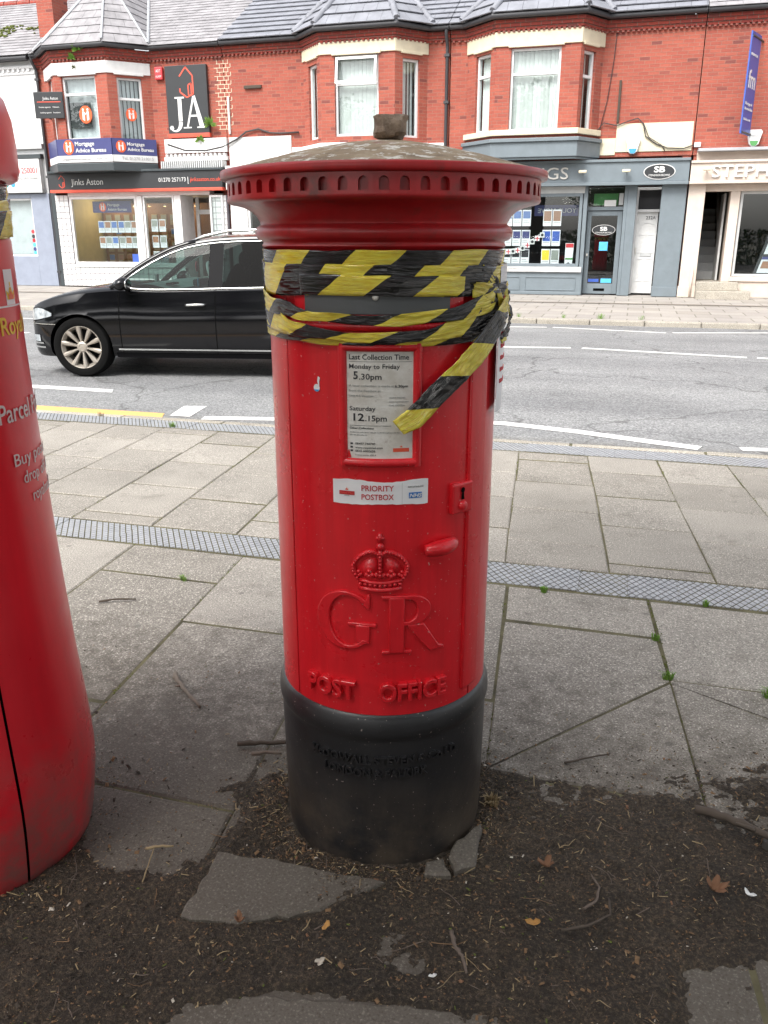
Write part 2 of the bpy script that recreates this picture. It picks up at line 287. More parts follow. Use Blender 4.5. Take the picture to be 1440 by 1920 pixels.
    def mesh(s, name, m=None, smooth=False, uv=None, fixn=True):
        me = bpy.data.meshes.new(name); me.from_pydata(s.v, [], s.f)
        ms = m if isinstance(m, (list, tuple)) else [m]
        for x in ms:
            if x is not None: me.materials.append(MT[x] if isinstance(x, str) else x)
        me.polygons.foreach_set('material_index', s.mi)
        if fixn:
            bm = bmesh.new(); bm.from_mesh(me); bmesh.ops.recalc_face_normals(bm, faces=bm.faces); bm.to_mesh(me); bm.free()
        ul = me.uv_layers.new(name='UV')
        if uv is not None:
            for lp in me.loops: ul.data[lp.index].uv = uv[lp.vertex_index]
        else:
            for p in me.polygons:
                n = p.normal
                if abs(n.z) > .98: t = Vector((1, 0, 0)); b = Vector((0, 1, 0))
                else:
                    t = Vector((0, 0, 1)).cross(n).normalized(); b = n.cross(t)
                for li in p.loop_indices:
                    q = me.vertices[me.loops[li].vertex_index].co; ul.data[li].uv = (q.dot(t), q.dot(b))
        if smooth: me.polygons.foreach_set('use_smooth', [True] * len(me.polygons))
        me.update(); return me
    def build(s, name, m=None, parent=None, smooth=False, uv=None, bevel=0, seg=2, auto=None, fixn=True):
        me = s.mesh(name, m, smooth or auto is not None, uv, fixn)
        if auto is not None: me.set_sharp_from_angle(angle=R_(auto))
        return link(name, me, parent, bevel, seg)
def link(name, me, parent=None, bevel=0, seg=2, loc=None, rz=0):
    o = bpy.data.objects.new(name, me); COL.objects.link(o)
    if parent is not None: o.parent = parent
    if loc is not None: o.location = loc
    if rz: o.rotation_euler.z = rz
    if bevel:
        b = o.modifiers.new('bevel', 'BEVEL'); b.width = bevel; b.segments = seg; b.limit_method = 'ANGLE'; b.angle_limit = R_(35)
    return o
def tag(o, label=None, cat=None, group=None, kind=None):
    if label: o['label'] = label
    if cat: o['category'] = cat
    if group: o['group'] = group
    if kind: o['kind'] = kind
    return o
def thing(name, label, cat, loc=(0, 0, 0), rz=0, group=None):
    o = bpy.data.objects.new(name, None); COL.objects.link(o); o.location = loc; o.rotation_euler.z = rz; o.empty_display_size = .2
    return tag(o, label, cat, group)
def struct(o): return tag(o, kind='structure')
ORD = ['first', 'second', 'third', 'fourth', 'fifth', 'sixth', 'seventh', 'eighth', 'ninth', 'tenth', 'eleventh', 'twelfth']

# ---- lettering (built-in font), normalised to cap height 1, origin at the left baseline
_tc = {}
def textgeo(s, bold=0.0, res=3, ext=0., bev=0.):
    key = (s, bold, res, ext, bev)
    if key in _tc: return _tc[key]
    cu = bpy.data.curves.new('t', 'FONT'); cu.body = s; cu.size = 1; cu.resolution_u = res; cu.offset = bold; cu.extrude = ext; cu.bevel_depth = bev; cu.bevel_resolution = 0
    cu.fill_mode = 'BOTH'
    o = bpy.data.objects.new('t', cu); COL.objects.link(o)
    dg = bpy.context.evaluated_depsgraph_get(); me = bpy.data.meshes.new_from_object(o.evaluated_get(dg))
    vs = [tuple(v.co) for v in me.vertices]; fs = [tuple(p.vertices) for p in me.polygons]
    bpy.data.objects.remove(o); bpy.data.curves.remove(cu); bpy.data.meshes.remove(me)
    k = 1 / .73; x0 = min(v[0] for v in vs) if vs else 0
    vs = [((v[0] - x0) * k, v[1] * k, v[2] * k) for v in vs]
    wd = max(v[0] for v in vs) if vs else 0
    _tc[key] = (vs, fs, wd); return _tc[key]
def text_into(mb, s, fn, x, z, cap, width=None, align='L', bold=.0, ext=.0, bev=0., res=3, slant=0.):
    # fn(a, b, d): a along the writing, b up, d out of the surface (metres)
    vs, fs, wd = textgeo(s, bold, res, ext / cap if ext else 0., bev / cap if bev else 0.)
    k = (width / wd / cap) if width else 1.; tw = wd * cap * k
    ox = x - (tw / 2 if align == 'C' else tw if align == 'R' else 0)
    mb.add([fn(ox + (v[0] + slant * v[1]) * cap * k, z + v[1] * cap, v[2] * cap + ext) for v in vs], fs); return tw
def wallfn(P, d0=0.): return lambda a, b, d: (P[0] + a * P[2] - (d0 - d) * P[3], P[1] + a * P[3] + (d0 - d) * P[2], b)
def cylfn(R, th0=0.): return lambda a, b, d: ((R + d) * math.sin(th0 + a / R), -(R + d) * math.cos(th0 + a / R), b)
def wtext(P, s, u, z, cap, m, parent, d0=-.003, name='lettering', **k):
    mb = MB(); k.setdefault('ext', .002); text_into(mb, s, wallfn(P, d0), u, z, cap, **k); return mb.build(name, m, parent, fixn=False)
def ell(cx, cy, rx, ry, a0, a1, n): return [(cx + rx * math.cos(R_(a0 + (a1 - a0) * i / n)), cy + ry * math.sin(R_(a0 + (a1 - a0) * i / n))) for i in range(n + 1)]

# ---- walls with openings, on a frame P = (x, y, dirx, diry)
def frame(p0, p1):
    dx, dy = p1[0] - p0[0], p1[1] - p0[1]; L = math.hypot(dx, dy); return (p0[0], p0[1], dx / L, dy / L), L
def wall(mb, P, u0, u1, z0, z1, holes=(), reveal=.14):
    us = sorted({u0, u1, *[h[0] for h in holes], *[h[1] for h in holes]}); zs = sorted({z0, z1, *[h[2] for h in holes], *[h[3] for h in holes]})
    q = lambda u, d, z: (P[0] + u * P[2] - d * P[3], P[1] + u * P[3] + d * P[2], z)
    for i in range(len(us) - 1):
        for j in range(len(zs) - 1):
            cu, cz = (us[i] + us[i + 1]) / 2, (zs[j] + zs[j + 1]) / 2
            if any(h[0] < cu < h[1] and h[2] < cz < h[3] for h in holes): continue
            mb.add([q(us[i], 0, zs[j]), q(us[i + 1], 0, zs[j]), q(us[i + 1], 0, zs[j + 1]), q(us[i], 0, zs[j + 1])], [(0, 1, 2, 3)])
    for a, b, c, d in [h[:4] for h in holes]:
        for (x, y) in (((a, c), (a, d)), ((a, d), (b, d)), ((b, d), (b, c)), ((b, c), (a, c))):
            mb.add([q(x[0], 0, x[1]), q(y[0], 0, y[1]), q(y[0], reveal, y[1]), q(x[0], reveal, x[1])], [(0, 1, 2, 3)])
def window(parent, P, u0, u1, z0, z1, inset=.09, transom=None, blinds='blind', fw=.055, label=None, tilt_top=False, fm='upvc', back='intdark', slat=.09):
    mb = MB()
    mb.obox(P, u0, u0 + fw, inset - .03, inset + .05, z0, z1).obox(P, u1 - fw, u1, inset - .03, inset + .05, z0, z1)
    mb.obox(P, u0 + fw, u1 - fw, inset - .028, inset + .05, z0, z0 + fw).obox(P, u0 + fw, u1 - fw, inset - .028, inset + .05, z1 - fw, z1)
    if transom: mb.obox(P, u0 + fw, u1 - fw, inset - .034, inset + .05, transom - .03, transom + .03)
    wn = mb.build('window', fm, parent, bevel=.006)
    g = MB().obox(P, u0 + fw, u1 - fw, inset + .012, inset + .018, z0 + fw, (transom - .03) if transom else z1 - fw); g.build('pane', 'glass', wn)
    if transom:
        if tilt_top:
            t = MB(); a, b, c, d = u0 + fw - .02, u1 - fw + .02, transom, z1 - fw + .01
            t.obox(P, a, a + .06, -.02, .03, c, d).obox(P, b - .06, b, -.02, .03, c, d).obox(P, a + .06, b - .06, -.019, .03, c, c + .06).obox(P, a + .06, b - .06, -.019, .03, d - .06, d)
            cz = z1 - fw
            def til(x, y, z): k = (cz - z) * .16; return (x + k * P[3], y - k * P[2], z)
            t.map(til); sash = t.build('sash', fm, wn, bevel=.005)
        g = MB().obox(P, u0 + fw, u1 - fw, inset + .012, inset + .018, transom + .03, z1 - fw); g.build('pane', 'glass', wn)
    if blinds:
        b = MB(); k = int((u1 - u0 - .1) / slat)
        for i in range(k):
            u = u0 + .05 + i * (u1 - u0 - .1) / k; j = random.uniform(-.008, .008)
            w2 = slat * .96; zt, zb = z1 - .05, z0 + .03
            q = lambda uu, d, z: (P[0] + uu * P[2] - d * P[3], P[1] + uu * P[3] + d * P[2], z)
            b.add([q(u, inset + .10 + j, zb), q(u + w2, inset + .135 - j, zb), q(u + w2, inset + .135 - j, zt), q(u, inset + .10 + j, zt)], [(0, 1, 2, 3)])
        tag(b.build('vertical_blind', blinds, wn, fixn=False), kind='stuff')
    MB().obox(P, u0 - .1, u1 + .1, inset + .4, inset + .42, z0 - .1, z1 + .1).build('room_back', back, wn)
    return wn

# ---- clipping a convex tile against a convex polygon
def clip(poly, reg):
    out = poly
    n = len(reg)
    for i in range(n):
        a, b = reg[i], reg[(i + 1) % n]; inp = out; out = []
        ins = lambda p: (b[0] - a[0]) * (p[1] - a[1]) - (b[1] - a[1]) * (p[0] - a[0]) >= -1e-9
        for j in range(len(inp)):
            p, q = inp[j], inp[(j + 1) % len(inp)]
            ip, iq = ins(p), ins(q)
            if ip: out.append(p)
            if ip != iq:
                d1 = (b[0] - a[0]) * (p[1] - a[1]) - (b[1] - a[1]) * (p[0] - a[0]); d2 = (b[0] - a[0]) * (q[1] - a[1]) - (b[1] - a[1]) * (q[0] - a[0])
                t = d1 / (d1 - d2); out.append((p[0] + (q[0] - p[0]) * t, p[1] + (q[1] - p[1]) * t))
        if len(out) < 3: return []
    return out
def area(p): return abs(sum(p[i][0] * p[(i + 1) % len(p)][1] - p[(i + 1) % len(p)][0] * p[i][1] for i in range(len(p)))) / 2
def tile_face(poly3, gauge, width, m, parent, name='roof_tile', vmax=99., th=.018, gap=.006, each=True, over=.05):
    # poly3: convex roof polygon, counter-clockwise seen from outside, first edge = the eave (horizontal)
    p = [Vector(a) for a in poly3]; t = (p[1] - p[0]).normalized(); nrm = (p[1] - p[0]).cross(p[-1] - p[0]).normalized(); b = nrm.cross(t)
    o = p[0]; reg = [((a - o).dot(t), (a - o).dot(b)) for a in p]
    us = [r[0] for r in reg]; vs = [r[1] for r in reg]; stuff = MB(); rows = int(max(vs) / gauge) + 1
    for r in range(rows):
        v0 = r * gauge - (over if r == 0 else 0); u = min(us) - width * (.5 if r % 2 else 0) - .01
        while u < max(us):
            c = clip([(u + gap / 2, v0), (u + width - gap / 2, v0), (u + width - gap / 2, (r + 1) * gauge + .02), (u + gap / 2, (r + 1) * gauge + .02)], [(x, y if y > 1e-6 else y - over) for x, y in reg])
            if len(c) >= 3 and area(c) > .002:
                lift = th * 1.6 + random.uniform(0, .004)
                fn = lambda a, bb, d: tuple(o + t * a + b * bb + nrm * (d + lift * (1 - (bb - v0) / (gauge + .03))))
                if each and (r + 1) * gauge < vmax: MB().prism(c, fn, th + .004, .004).build(name, m, parent)
                else: stuff.prism(c, fn, th + .004, .004)
            u += width
    if stuff.v: tag(stuff.build(name + '_courses' if each else name + 's', m, parent), kind='stuff')
def roofsheet(mb, poly3): mb.add(poly3, [tuple(range(len(poly3)))])
# ------------------------------------------------------------------ ground, road, pavements
def sheet(name, m, x0, x1, y0, y1, z, parent=None): return MB().add([(x0, y0, z), (x1, y0, z), (x1, y1, z), (x0, y1, z)], [(0, 1, 2, 3)]).build(name, m, parent)
struct(sheet('ground', 'ground', -300, 300, -300, 300, -.20))
struct(sheet('road', 'asphalt', -90, 70, 5.9, 15.35, -.04))
pave = struct(MB().box(-90, 70, -12, 5.93, -.15, -.0055).build('pavement', 'joint'))
struct(sheet('pavement', 'paving', -90, -8.2, -12, 5.55, 0)); struct(sheet('pavement', 'paving', 4.3, 70, -12, 5.55, 0))
fp = MB(); fp.add([(-90, 15.32, .045), (70, 15.32, .045), (70, 30, .155), (-90, 30, .155), (-90, 15.32, -.1), (70, 15.32, -.1)], [(0, 1, 2, 3), (4, 5, 1, 0)])
farpave = struct(fp.build('far_pavement', 'paving'))
MB().add([(-60, 18.85, .084), (60, 18.85, .084), (60, 18.98, .085), (-60, 18.98, .085)], [(0, 1, 2, 3)]).build('drain_line', 'dust', farpave)

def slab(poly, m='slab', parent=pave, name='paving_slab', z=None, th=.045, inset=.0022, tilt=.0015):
    poly = [(p[0] + random.uniform(-.003, .003), p[1] + random.uniform(-.003, .003)) for p in poly]
    cx = sum(p[0] for p in poly) / len(poly); cy = sum(p[1] for p in poly) / len(poly)
    z = random.uniform(-.0035, .0015) if z is None else z; a, b = random.uniform(-tilt, tilt), random.uniform(-tilt, tilt)
    kx, ky = random.uniform(.7, 1.5), random.uniform(1.2, 2.4)
    def ins(p, k): ex = max(abs(q[0] - cx) for q in poly); ey = max(abs(q[1] - cy) for q in poly); return (cx + (p[0] - cx) * (1 - k * kx / ex), cy + (p[1] - cy) * (1 - k * ky / ey))
    zz = lambda p: z + a * (p[0] - cx) * 3 + b * (p[1] - cy) * 3
    n = len(poly); lo = [ins(p, inset) for p in poly]; hi = [ins(p, inset + .006) for p in poly]
    mb = MB(); mb.add([(p[0], p[1], z - th) for p in lo] + [(p[0], p[1], zz(p) - .005) for p in lo] + [(p[0], p[1], zz(p)) for p in hi],
                      [tuple(range(2 * n, 3 * n))] + [(i, (i + 1) % n, (i + 1) % n + n, i + n) for i in range(n)] + [(i + n, (i + 1) % n + n, (i + 1) % n + 2 * n, i + 2 * n) for i in range(n)])
    return mb.build(name, m, parent)
def sk(x, y): return (x - .095 * (y - 4.5), y)
def cells(xs, phases, step, y0, y1):
    for i in range(len(xs) - 1):
        ys = [y0]; ph = phases.get(round(xs[i], 2)); y = (ph if ph else y0 + random.uniform(.1, step))
        while y - step > y0 + .04: y -= step
        while y < y1 - .05:
            ys.append(y); y += step
        ys.append(y1)
        for j in range(len(ys) - 1): yield xs[i], xs[i + 1], ys[j], ys[j + 1]
xs = [-8.1, -7.65, -7.2, -6.75, -6.3, -5.85, -5.4, -4.95, -4.5, -4.1, -3.68, -3.26, -2.80, -2.33, -1.86, -1.41, -.97, -.53, -.07, .37, .805, 1.25, 1.7, 2.15, 2.6, 3.05, 3.5, 3.95, 4.35]
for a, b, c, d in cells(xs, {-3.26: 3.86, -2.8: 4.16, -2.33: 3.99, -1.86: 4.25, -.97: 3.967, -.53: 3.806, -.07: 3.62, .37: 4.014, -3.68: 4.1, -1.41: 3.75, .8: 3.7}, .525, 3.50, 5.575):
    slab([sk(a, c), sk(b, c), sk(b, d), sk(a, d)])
xs2 = [-5.7, -5.1, -4.5, -3.9, -3.32, -2.75, -2.29, -1.72, -1.13, -.51, .06, .64, 1.22, 1.8, 2.4, 3.0, 3.6]
crack = {(-.51, 1.93): 1, (.06, 1.65): 2}
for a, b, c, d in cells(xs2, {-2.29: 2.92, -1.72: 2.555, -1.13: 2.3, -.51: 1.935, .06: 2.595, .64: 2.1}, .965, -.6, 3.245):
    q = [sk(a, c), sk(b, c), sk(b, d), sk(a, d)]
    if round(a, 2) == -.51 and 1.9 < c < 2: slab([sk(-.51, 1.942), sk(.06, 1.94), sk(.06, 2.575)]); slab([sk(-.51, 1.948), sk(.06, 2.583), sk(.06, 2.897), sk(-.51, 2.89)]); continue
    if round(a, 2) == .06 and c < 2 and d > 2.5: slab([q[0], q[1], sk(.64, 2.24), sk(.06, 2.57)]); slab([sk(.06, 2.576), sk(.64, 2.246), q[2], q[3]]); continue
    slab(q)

# chequered blue pavers: one mesh, copied along two strips
pm = MB(); PW, PD = .1985, .232
pm.box(-PW / 2, PW / 2, -PD / 2, PD / 2, -.05, -.005); pm.cur = 1
ca, cb_ = PW / 12, PD / 9
for i in range(-1, 7):
    for j in range(-1, 10):
        x = -PW / 2 + (i + .5 + (.5 if j % 2 else 0)) * PW / 6; y = -PD / 2 + (j + .5) * PD / 9
        lo = lambda k: [(x - (ca - .0033) * k, y), (x, y - (cb_ - .0054) * k), (x + (ca - .0033) * k, y), (x, y + (cb_ - .0054) * k)]
        rect = [(-PW / 2, -PD / 2), (PW / 2, -PD / 2), (PW / 2, PD / 2), (-PW / 2, PD / 2)]; c0 = clip(lo(1), rect); c1 = clip(lo(.9), rect)
        if len(c0) >= 3: n0 = len(c0); pm.add([(q[0], q[1], -.001) for q in c0] + [(q[0], q[1], -.005) for q in c0], [tuple(range(n0))] + [(k, (k + 1) % n0, (k + 1) % n0 + n0, k + n0) for k in range(n0)])
pmm = pm.mesh('chequered_paver', ['joint', 'paver'])
for y0, x0, n in ((3.372, -5.6, 44), (5.712, -8.1, 62)):
    for i in range(n): link('chequered_paver', pmm, pave, loc=(x0 + i * .2, y0 + random.uniform(-.002, .002), random.uniform(-.003, .001)))
km = MB().box(-.448, .448, -.045, .045, -.12, .0).mesh('kerb_stone', 'kerb')
for i in range(15): link('kerb_stone', km, pave, bevel=.012, loc=(-8 + i * .905, 5.885, random.uniform(-.004, .002)))
km2 = MB().box(-.455, .455, -.075, .075, -.14, .0).mesh('far_kerb_stone', 'kerb')
for i in range(40): link('kerb_stone', km2, farpave, bevel=.02, loc=(-25 + i * .92, 15.28, .048 + random.uniform(-.003, .003)))
# painted lines
roadm = []
def mark(name, m, pts, z=-.036): return struct(MB().add([(x * .986, y * .986, z) for x, y in pts], [tuple(range(len(pts)))]).build(name, m))
mark('lane_line', 'wline', [(-9, 7.13), (-4.84, 7.10), (-4.92, 7.25), (-9, 7.33)])
mark('bay_end_mark', 'wline', [(-3.71, 6.25), (-3.52, 6.25), (-3.60, 6.72), (-3.80, 6.66)])
mark('yellow_line', 'yline', [(-14, 6.15), (-3.72, 6.13), (-3.80, 6.32), (-14, 6.34)])
def band(name, m, pts, w, z=-.036):
    mb = MB(); vs = []
    for i, p in enumerate(pts):
        a = pts[max(i - 1, 0)]; b = pts[min(i + 1, len(pts) - 1)]; t = Vector((b[0] - a[0], b[1] - a[1])).normalized()
        vs += [(p[0] + t.y * w / 2, p[1] - t.x * w / 2, z), (p[0] - t.y * w / 2, p[1] + t.x * w / 2, z)]
    mb.add(vs, [(2 * i, 2 * i + 2, 2 * i + 3, 2 * i + 1) for i in range(len(pts) - 1)]); return struct(mb.build(name, m))
band('bay_line', 'wline', [(-3.34, 6.15), (-2.9, 6.24), (-2.3, 6.38), (-1.6, 6.55), (-.9, 6.63), (-.3, 6.48), (.25, 6.28), (.58, 6.17)], .13)
band('bay_line', 'wline', [(.86, 6.22), (1.6, 6.34), (2.6, 6.62)], .10)
for i, (a, b) in enumerate([((-1.66 - 4.2 + 1.3, 11.35), (-2.2, 11.7)), ((-1.9, 11.62), (-.71, 11.82)), ((-.56, 11.84), (1.5, 11.42)), ((1.62, 11.42), (3.7, 11.0)), ((-8.9, 11.4), (-6.4, 11.4)), ((-12, 11.4), (-9.2, 11.42))]):
    band('centre_line', 'wline', [a, b], .11)
for a, b in [((-1.95, 14.5), (-1.3, 14.6)), ((-1.2, 14.62), (.62, 14.2)), ((.72, 14.25), (2.4, 14.7)), ((-12, 13.6), (-9.6, 13.55)), ((2.6, 14.7), (6, 14.6))]: band('edge_line', 'wline', [a, b], .09)

# ------------------------------------------------------------------ soil and litter in the foreground
EDGE = [(-3.2, 1.85), (-1.6, 1.80), (-1.38, 1.66), (-1.28, 1.50), (-1.15, 1.46), (-1.0, 1.46), (-.90, 1.55), (-.80, 1.80), (-.5, 1.98), (-.26, 1.93), (-.1, 1.86), (.05, 1.90), (.28, 2.03), (.48, 2.13), (1.2, 2.25), (2.2, 2.3)]
def edge_y(x):
    for (a, b), (c, d) in zip(EDGE, EDGE[1:]):
        if a <= x <= c: return b + (d - b) * (x - a) / (c - a)
    return 2.0
def N(x, y, s, k=0.): return mnoise.noise(Vector((x * s + k, y * s - k, k)))
def soil_h(x, y):
    e = edge_y(x) - y + .10 * N(x, y, 5, 3.1) + .05 * N(x, y, 14, 1.7)
    cover = max(0., min(1., .5 + e / .42))
    if y < 1.7:      # flagstones re-emerge towards the photographer's feet
        for (cx, cy, rx, ry) in ((-.28, .98, .42, .17), (.56, 1.26, .36, .27), (.05, 1.02, .22, .12)):
            q = ((x - cx) / rx) ** 2 + ((y - cy) / ry) ** 2 + .35 * N(x, y, 7, 9)
            cover *= max(0., min(1., (q - .75) / .5))
    q = ((x + 1.0) / .20) ** 2 + ((y - 1.50) / .19) ** 2 + .6 * N(x, y, 9, 4); cover *= .22 + .78 * max(0., min(1., (q - .5) / .6))
    h = .011 + .013 * N(x, y, 5, 5) + .009 * N(x, y, 18, 2) + .005 * N(x, y, 48, 8) + .004 * N(x, y, 95, 6)
    return -.012 + cover * (h + .012) + (1 - cover) * cover * (.028 * N(x, y, 34, 7) + .022 * N(x, y, 80, 3))
SX0, SX1, SY0, SY1 = -3.0, 1.9, .35, 2.35
nx, ny = 620, 270
sm = MB().grid(lambda u, v: (SX0 + (SX1 - SX0) * u, SY0 + (SY1 - SY0) * v, soil_h(SX0 + (SX1 - SX0) * u, SY0 + (SY1 - SY0) * v)), nx, ny)
tag(sm.build('soil', 'soil', smooth=True), 'dark trodden soil spread over the slabs round the postboxes', 'soil', kind='stuff')
lit = MB(); cols = ['chipd', 'chipw', 'straw', 'chipp', 'twig', 'leafb', 'moss']
wts = [.47, .25, .07, .012, .17, .014, .012]
BOXC = (-1.8 * math.sin(YAW), 1.8 * math.cos(YAW))
PARC = (-.99 * math.cos(YAW) - 1.68 * math.sin(YAW), -.99 * math.sin(YAW) + 1.68 * math.cos(YAW))
for i in range(85000):
    x = random.uniform(-2.0, 1.35); y = random.uniform(.75, 2.3)
    if i % 9 == 0: q = random.choice((BOXC, BOXC, PARC)); a = random.uniform(0, 6.28); r = (.25 if q is BOXC else .28) + abs(random.gauss(0, .05)); x, y = q[0] + r * math.sin(a), q[1] + r * math.cos(a)
    h = soil_h(x, y)
    if h < .001 and random.random() > .05 + .75 * max(0., 1 - (y - edge_y(x)) / .32) ** 1.5 * (y > edge_y(x) - .5): continue
    if math.hypot(x - BOXC[0], y - BOXC[1]) < .25: continue
    lit.cur = random.choices(range(7), wts)[0]
    L = random.lognormvariate(-5.85, .6); W = L * random.uniform(.15, .7) if lit.cur != 4 else L * .12; L *= 1.8 if lit.cur in (4, 2) else 1
    if lit.cur in (4, 2): W = min(W, .0025)
    L = min(L, .03 if lit.cur in (4, 2) else .012); a = random.uniform(0, 6.28); e = random.gauss(0, .3); dx, dy, dz = math.cos(a) * L / 2, math.sin(a) * L / 2, math.sin(e) * L / 2
    wx, wy, wz = -math.sin(a) * W / 2, math.cos(a) * W / 2, random.uniform(-.4, .4) * W / 2
    z = max(h, -.002) + .0025 + abs(dz)
    lit.add([(x - dx - wx, y - dy - wy, z - dz - wz), (x + dx - wx, y + dy - wy, z + dz - wz), (x + dx + wx, y + dy + wy, z + dz + wz), (x - dx + wx, y - dy + wy, z - dz + wz), (x, y, z + W * .35 + .0008)],
            [(0, 1, 4), (1, 2, 4), (2, 3, 4), (3, 0, 4)])
lit.cur = 4
for i in range(330):
    x = random.uniform(-1.7, 1.2); y = random.uniform(.85, 1.95)
    if soil_h(x, y) < .004 or math.hypot(x - BOXC[0], y - BOXC[1]) < .27 or math.hypot(x - PARC[0], y - PARC[1]) < .3: continue
    lit.cur = random.choice((4, 4, 0, 0, 2, 1)); a = random.uniform(0, 6.28); L = random.uniform(.02, .085); c = random.gauss(0, .35); pts = []; px, py = x, y
    for k in range(5):
        pts.append((px, py, max(soil_h(px, py), 0) + .004 + .004 * random.random())); px += math.cos(a) * L / 4; py += math.sin(a) * L / 4; a += c / 4 + random.gauss(0, .22)
    r = random.uniform(.0005, .0014); lit.tube(pts, [r, r, r * .9, r * .8, r * .5], 4)
tag(lit.build('leaf_litter', cols, fixn=False), 'bits of bark, wood chip, straw and leaf scattered over the soil', 'litter', kind='stuff')

def twig(label, pts, r, m='twig', knots=True, side=None):
    P = [Vector(p) for p in pts]; fine = []
    for i in range(len(P) - 1):
        for k in range(4): fine.append(P[i].lerp(P[i + 1], k / 4) + Vector((random.uniform(-1, 1), random.uniform(-1, 1), random.uniform(-.3, .6))) * r * .35)
    fine.append(P[-1]); n = len(fine)
    rs = [r * (1 - .45 * i / n) * (1.22 if knots and i % 4 == 2 else 1) for i in range(n)]
    mb = MB().tube(fine, rs, 8)
    if side: mb.tube([fine[n // 2], fine[n // 2] + Vector(side)], [r * .6, r * .3], 6)
    return tag(mb.build('twig', m, smooth=True), label, 'twig', 'twigs lying on the ground')
twig('banded grey twig lying alone on the left paving slab', [(-1.345, 2.165, .008), (-1.315, 2.125, .009), (-1.25, 2.07, .009), (-1.165, 2.0, .008)], .0088, 'dust', side=(-.02, -.012, .004))
twig('straight dark stick poking out left of the black plinth', [(-.965, 1.845, .014), (-.90, 1.865, .016), (-.80, 1.895, .016)], .008, 'bark')
twig('short pale broken stick below the dark stick by the plinth', [(-.90, 1.80, .022), (-.86, 1.815, .024), (-.82, 1.825, .022)], .006, 'twig')
twig('crooked brown twig in the soil at the bottom centre', [(-.24, 1.335, .028), (-.225, 1.30, .03), (-.205, 1.28, .03), (-.19, 1.245, .026)], .0045, 'twig')
twig('long bare branch resting against the iron grating', [(.27, 1.88, .03), (.34, 1.845, .045), (.40, 1.81, .05), (.50, 1.765, .04), (.62, 1.70, .03)], .011, 'bark', side=(-.05, .0, .012))
twig('thin forked twig right of centre in the soil', [(.02, 1.47, .03), (.045, 1.50, .03), (.05, 1.545, .028), (.03, 1.58, .028)], .003)
twig('curved root like twig below the large brown leaf', [(-.02, 1.40, .028), (.03, 1.425, .03), (.075, 1.47, .03), (.07, 1.52, .026)], .0032, 'bark')
twig('pale straight stick on the soil in front of the parcel box', [(-.98, 1.385, .022), (-.95, 1.395, .026), (-.92, 1.41, .022)], .0035, 'straw')
twig('thin upright looking straw beside the pale straight stick', [(-.93, 1.29, .02), (-.945, 1.34, .022), (-.965, 1.40, .02)], .0018, 'straw')
twig('dark bent twig on the slab beside the parcel box', [(-1.93, 2.60, .006), (-1.88, 2.63, .01), (-1.80, 2.66, .008)], .005, 'bark')
twig('short brown twig on the cracked slab right of the plinth', [(-.06, 2.02, .006), (.0, 2.06, .008), (.06, 2.10, .006)], .003, 'bark')
def leaf(name, label, x, y, z, s, rz, m, lobes=5, curl=.3, cat='leaf'):
    mb = MB(); n = lobes * 6; ring = []
    for i in range(n):
        th = 2 * math.pi * i / n; rr = s * (.55 + .45 * abs(math.cos(th * lobes / 2))) * random.uniform(.85, 1.1)
        px, py = rr * math.cos(th), rr * math.sin(th) * .8; ring.append((px, py, curl * (px * px + py * py) / s + random.uniform(0, .35) * s))
    inn = [(p[0] * .5, p[1] * .5, p[2] * .35) for p in ring]
    mb.add([(0, 0, 0)] + inn + ring, [(0, 1 + i, 1 + (i + 1) % n) for i in range(n)] + [(1 + i, 1 + n + i, 1 + n + (i + 1) % n, 1 + (i + 1) % n) for i in range(n)])
    o = mb.build(name, m, smooth=True); o.location = (x, y, z); o.rotation_euler = (random.uniform(-.2, .2), random.uniform(-.2, .2), rz)
    sd = o.modifiers.new('thick', 'SOLIDIFY'); sd.thickness = .0012
    return tag(o, label, cat)
leaf('dead_leaf', 'large curled brown leaf on the soil at the right', .29, 1.605, .028, .027, .4, 'leafb', 5, 1.0)
leaf('dead_leaf', 'pinkish brown dead leaf right of the small broken slab', -.07, 1.578, .026, .023, 1.3, 'leafb', 4, .8)
leaf('dead_leaf', 'small yellow orange leaf low right of centre', -.078, 1.40, .03, .017, .2, 'leafo', 2, .3)
leaf('dead_leaf', 'curled rust leaf on the edge of the pale broken slab', -.668, 1.235, .03, .016, 2., 'leafb', 3, 1.2)
leaf('dead_leaf', 'thin orange leaf sliver below the broken slab', -.49, 1.275, .028, .013, 1.4, 'leafo', 2, .2)
leaf('wood_flake', 'pale wood flake on the soil at bottom centre left', -.473, 1.19, .026, .012, 1.1, 'chipp', 3, .3, 'wood')
leaf('paper_scrap', 'white crumpled paper scrap right of the large brown leaf', .362, 1.612, .026, .014, -.6, 'white', 2, .6, 'paper')
leaf('paper_scrap', 'small white scrap low on the soil below the twig', -.252, 1.222, .022, .009, .6, 'white', 2, .3, 'paper')
def tuft(label, x, y, n, s, m='grass', z=0):
    mb = MB()
    for i in range(n):
        a = random.uniform(0, 6.28); r = random.uniform(0, s * .5); bx, by = x + r * math.cos(a), y + r * math.sin(a) * .6; L = random.uniform(.4, 1) * s; t = random.uniform(.1, .8); b = a + random.uniform(-1, 1); wd = .0016
        tip = (bx + math.cos(b) * L * t, by + math.sin(b) * L * t, z + L * (1 - t * .5)); mid = (bx + math.cos(b) * L * t * .4, by + math.sin(b) * L * t * .4, z + L * .6)
        px, py = -math.sin(b) * wd, math.cos(b) * wd
        mb.add([(bx - px, by - py, z - .005), (bx + px, by + py, z - .005), (mid[0] + px, mid[1] + py, mid[2]), (mid[0] - px, mid[1] - py, mid[2]), tip], [(0, 1, 2, 3), (3, 2, 4)])
    return tag(mb.build('grass_tuft', m, fixn=False), label, 'weed', 'weeds growing in the paving joints')
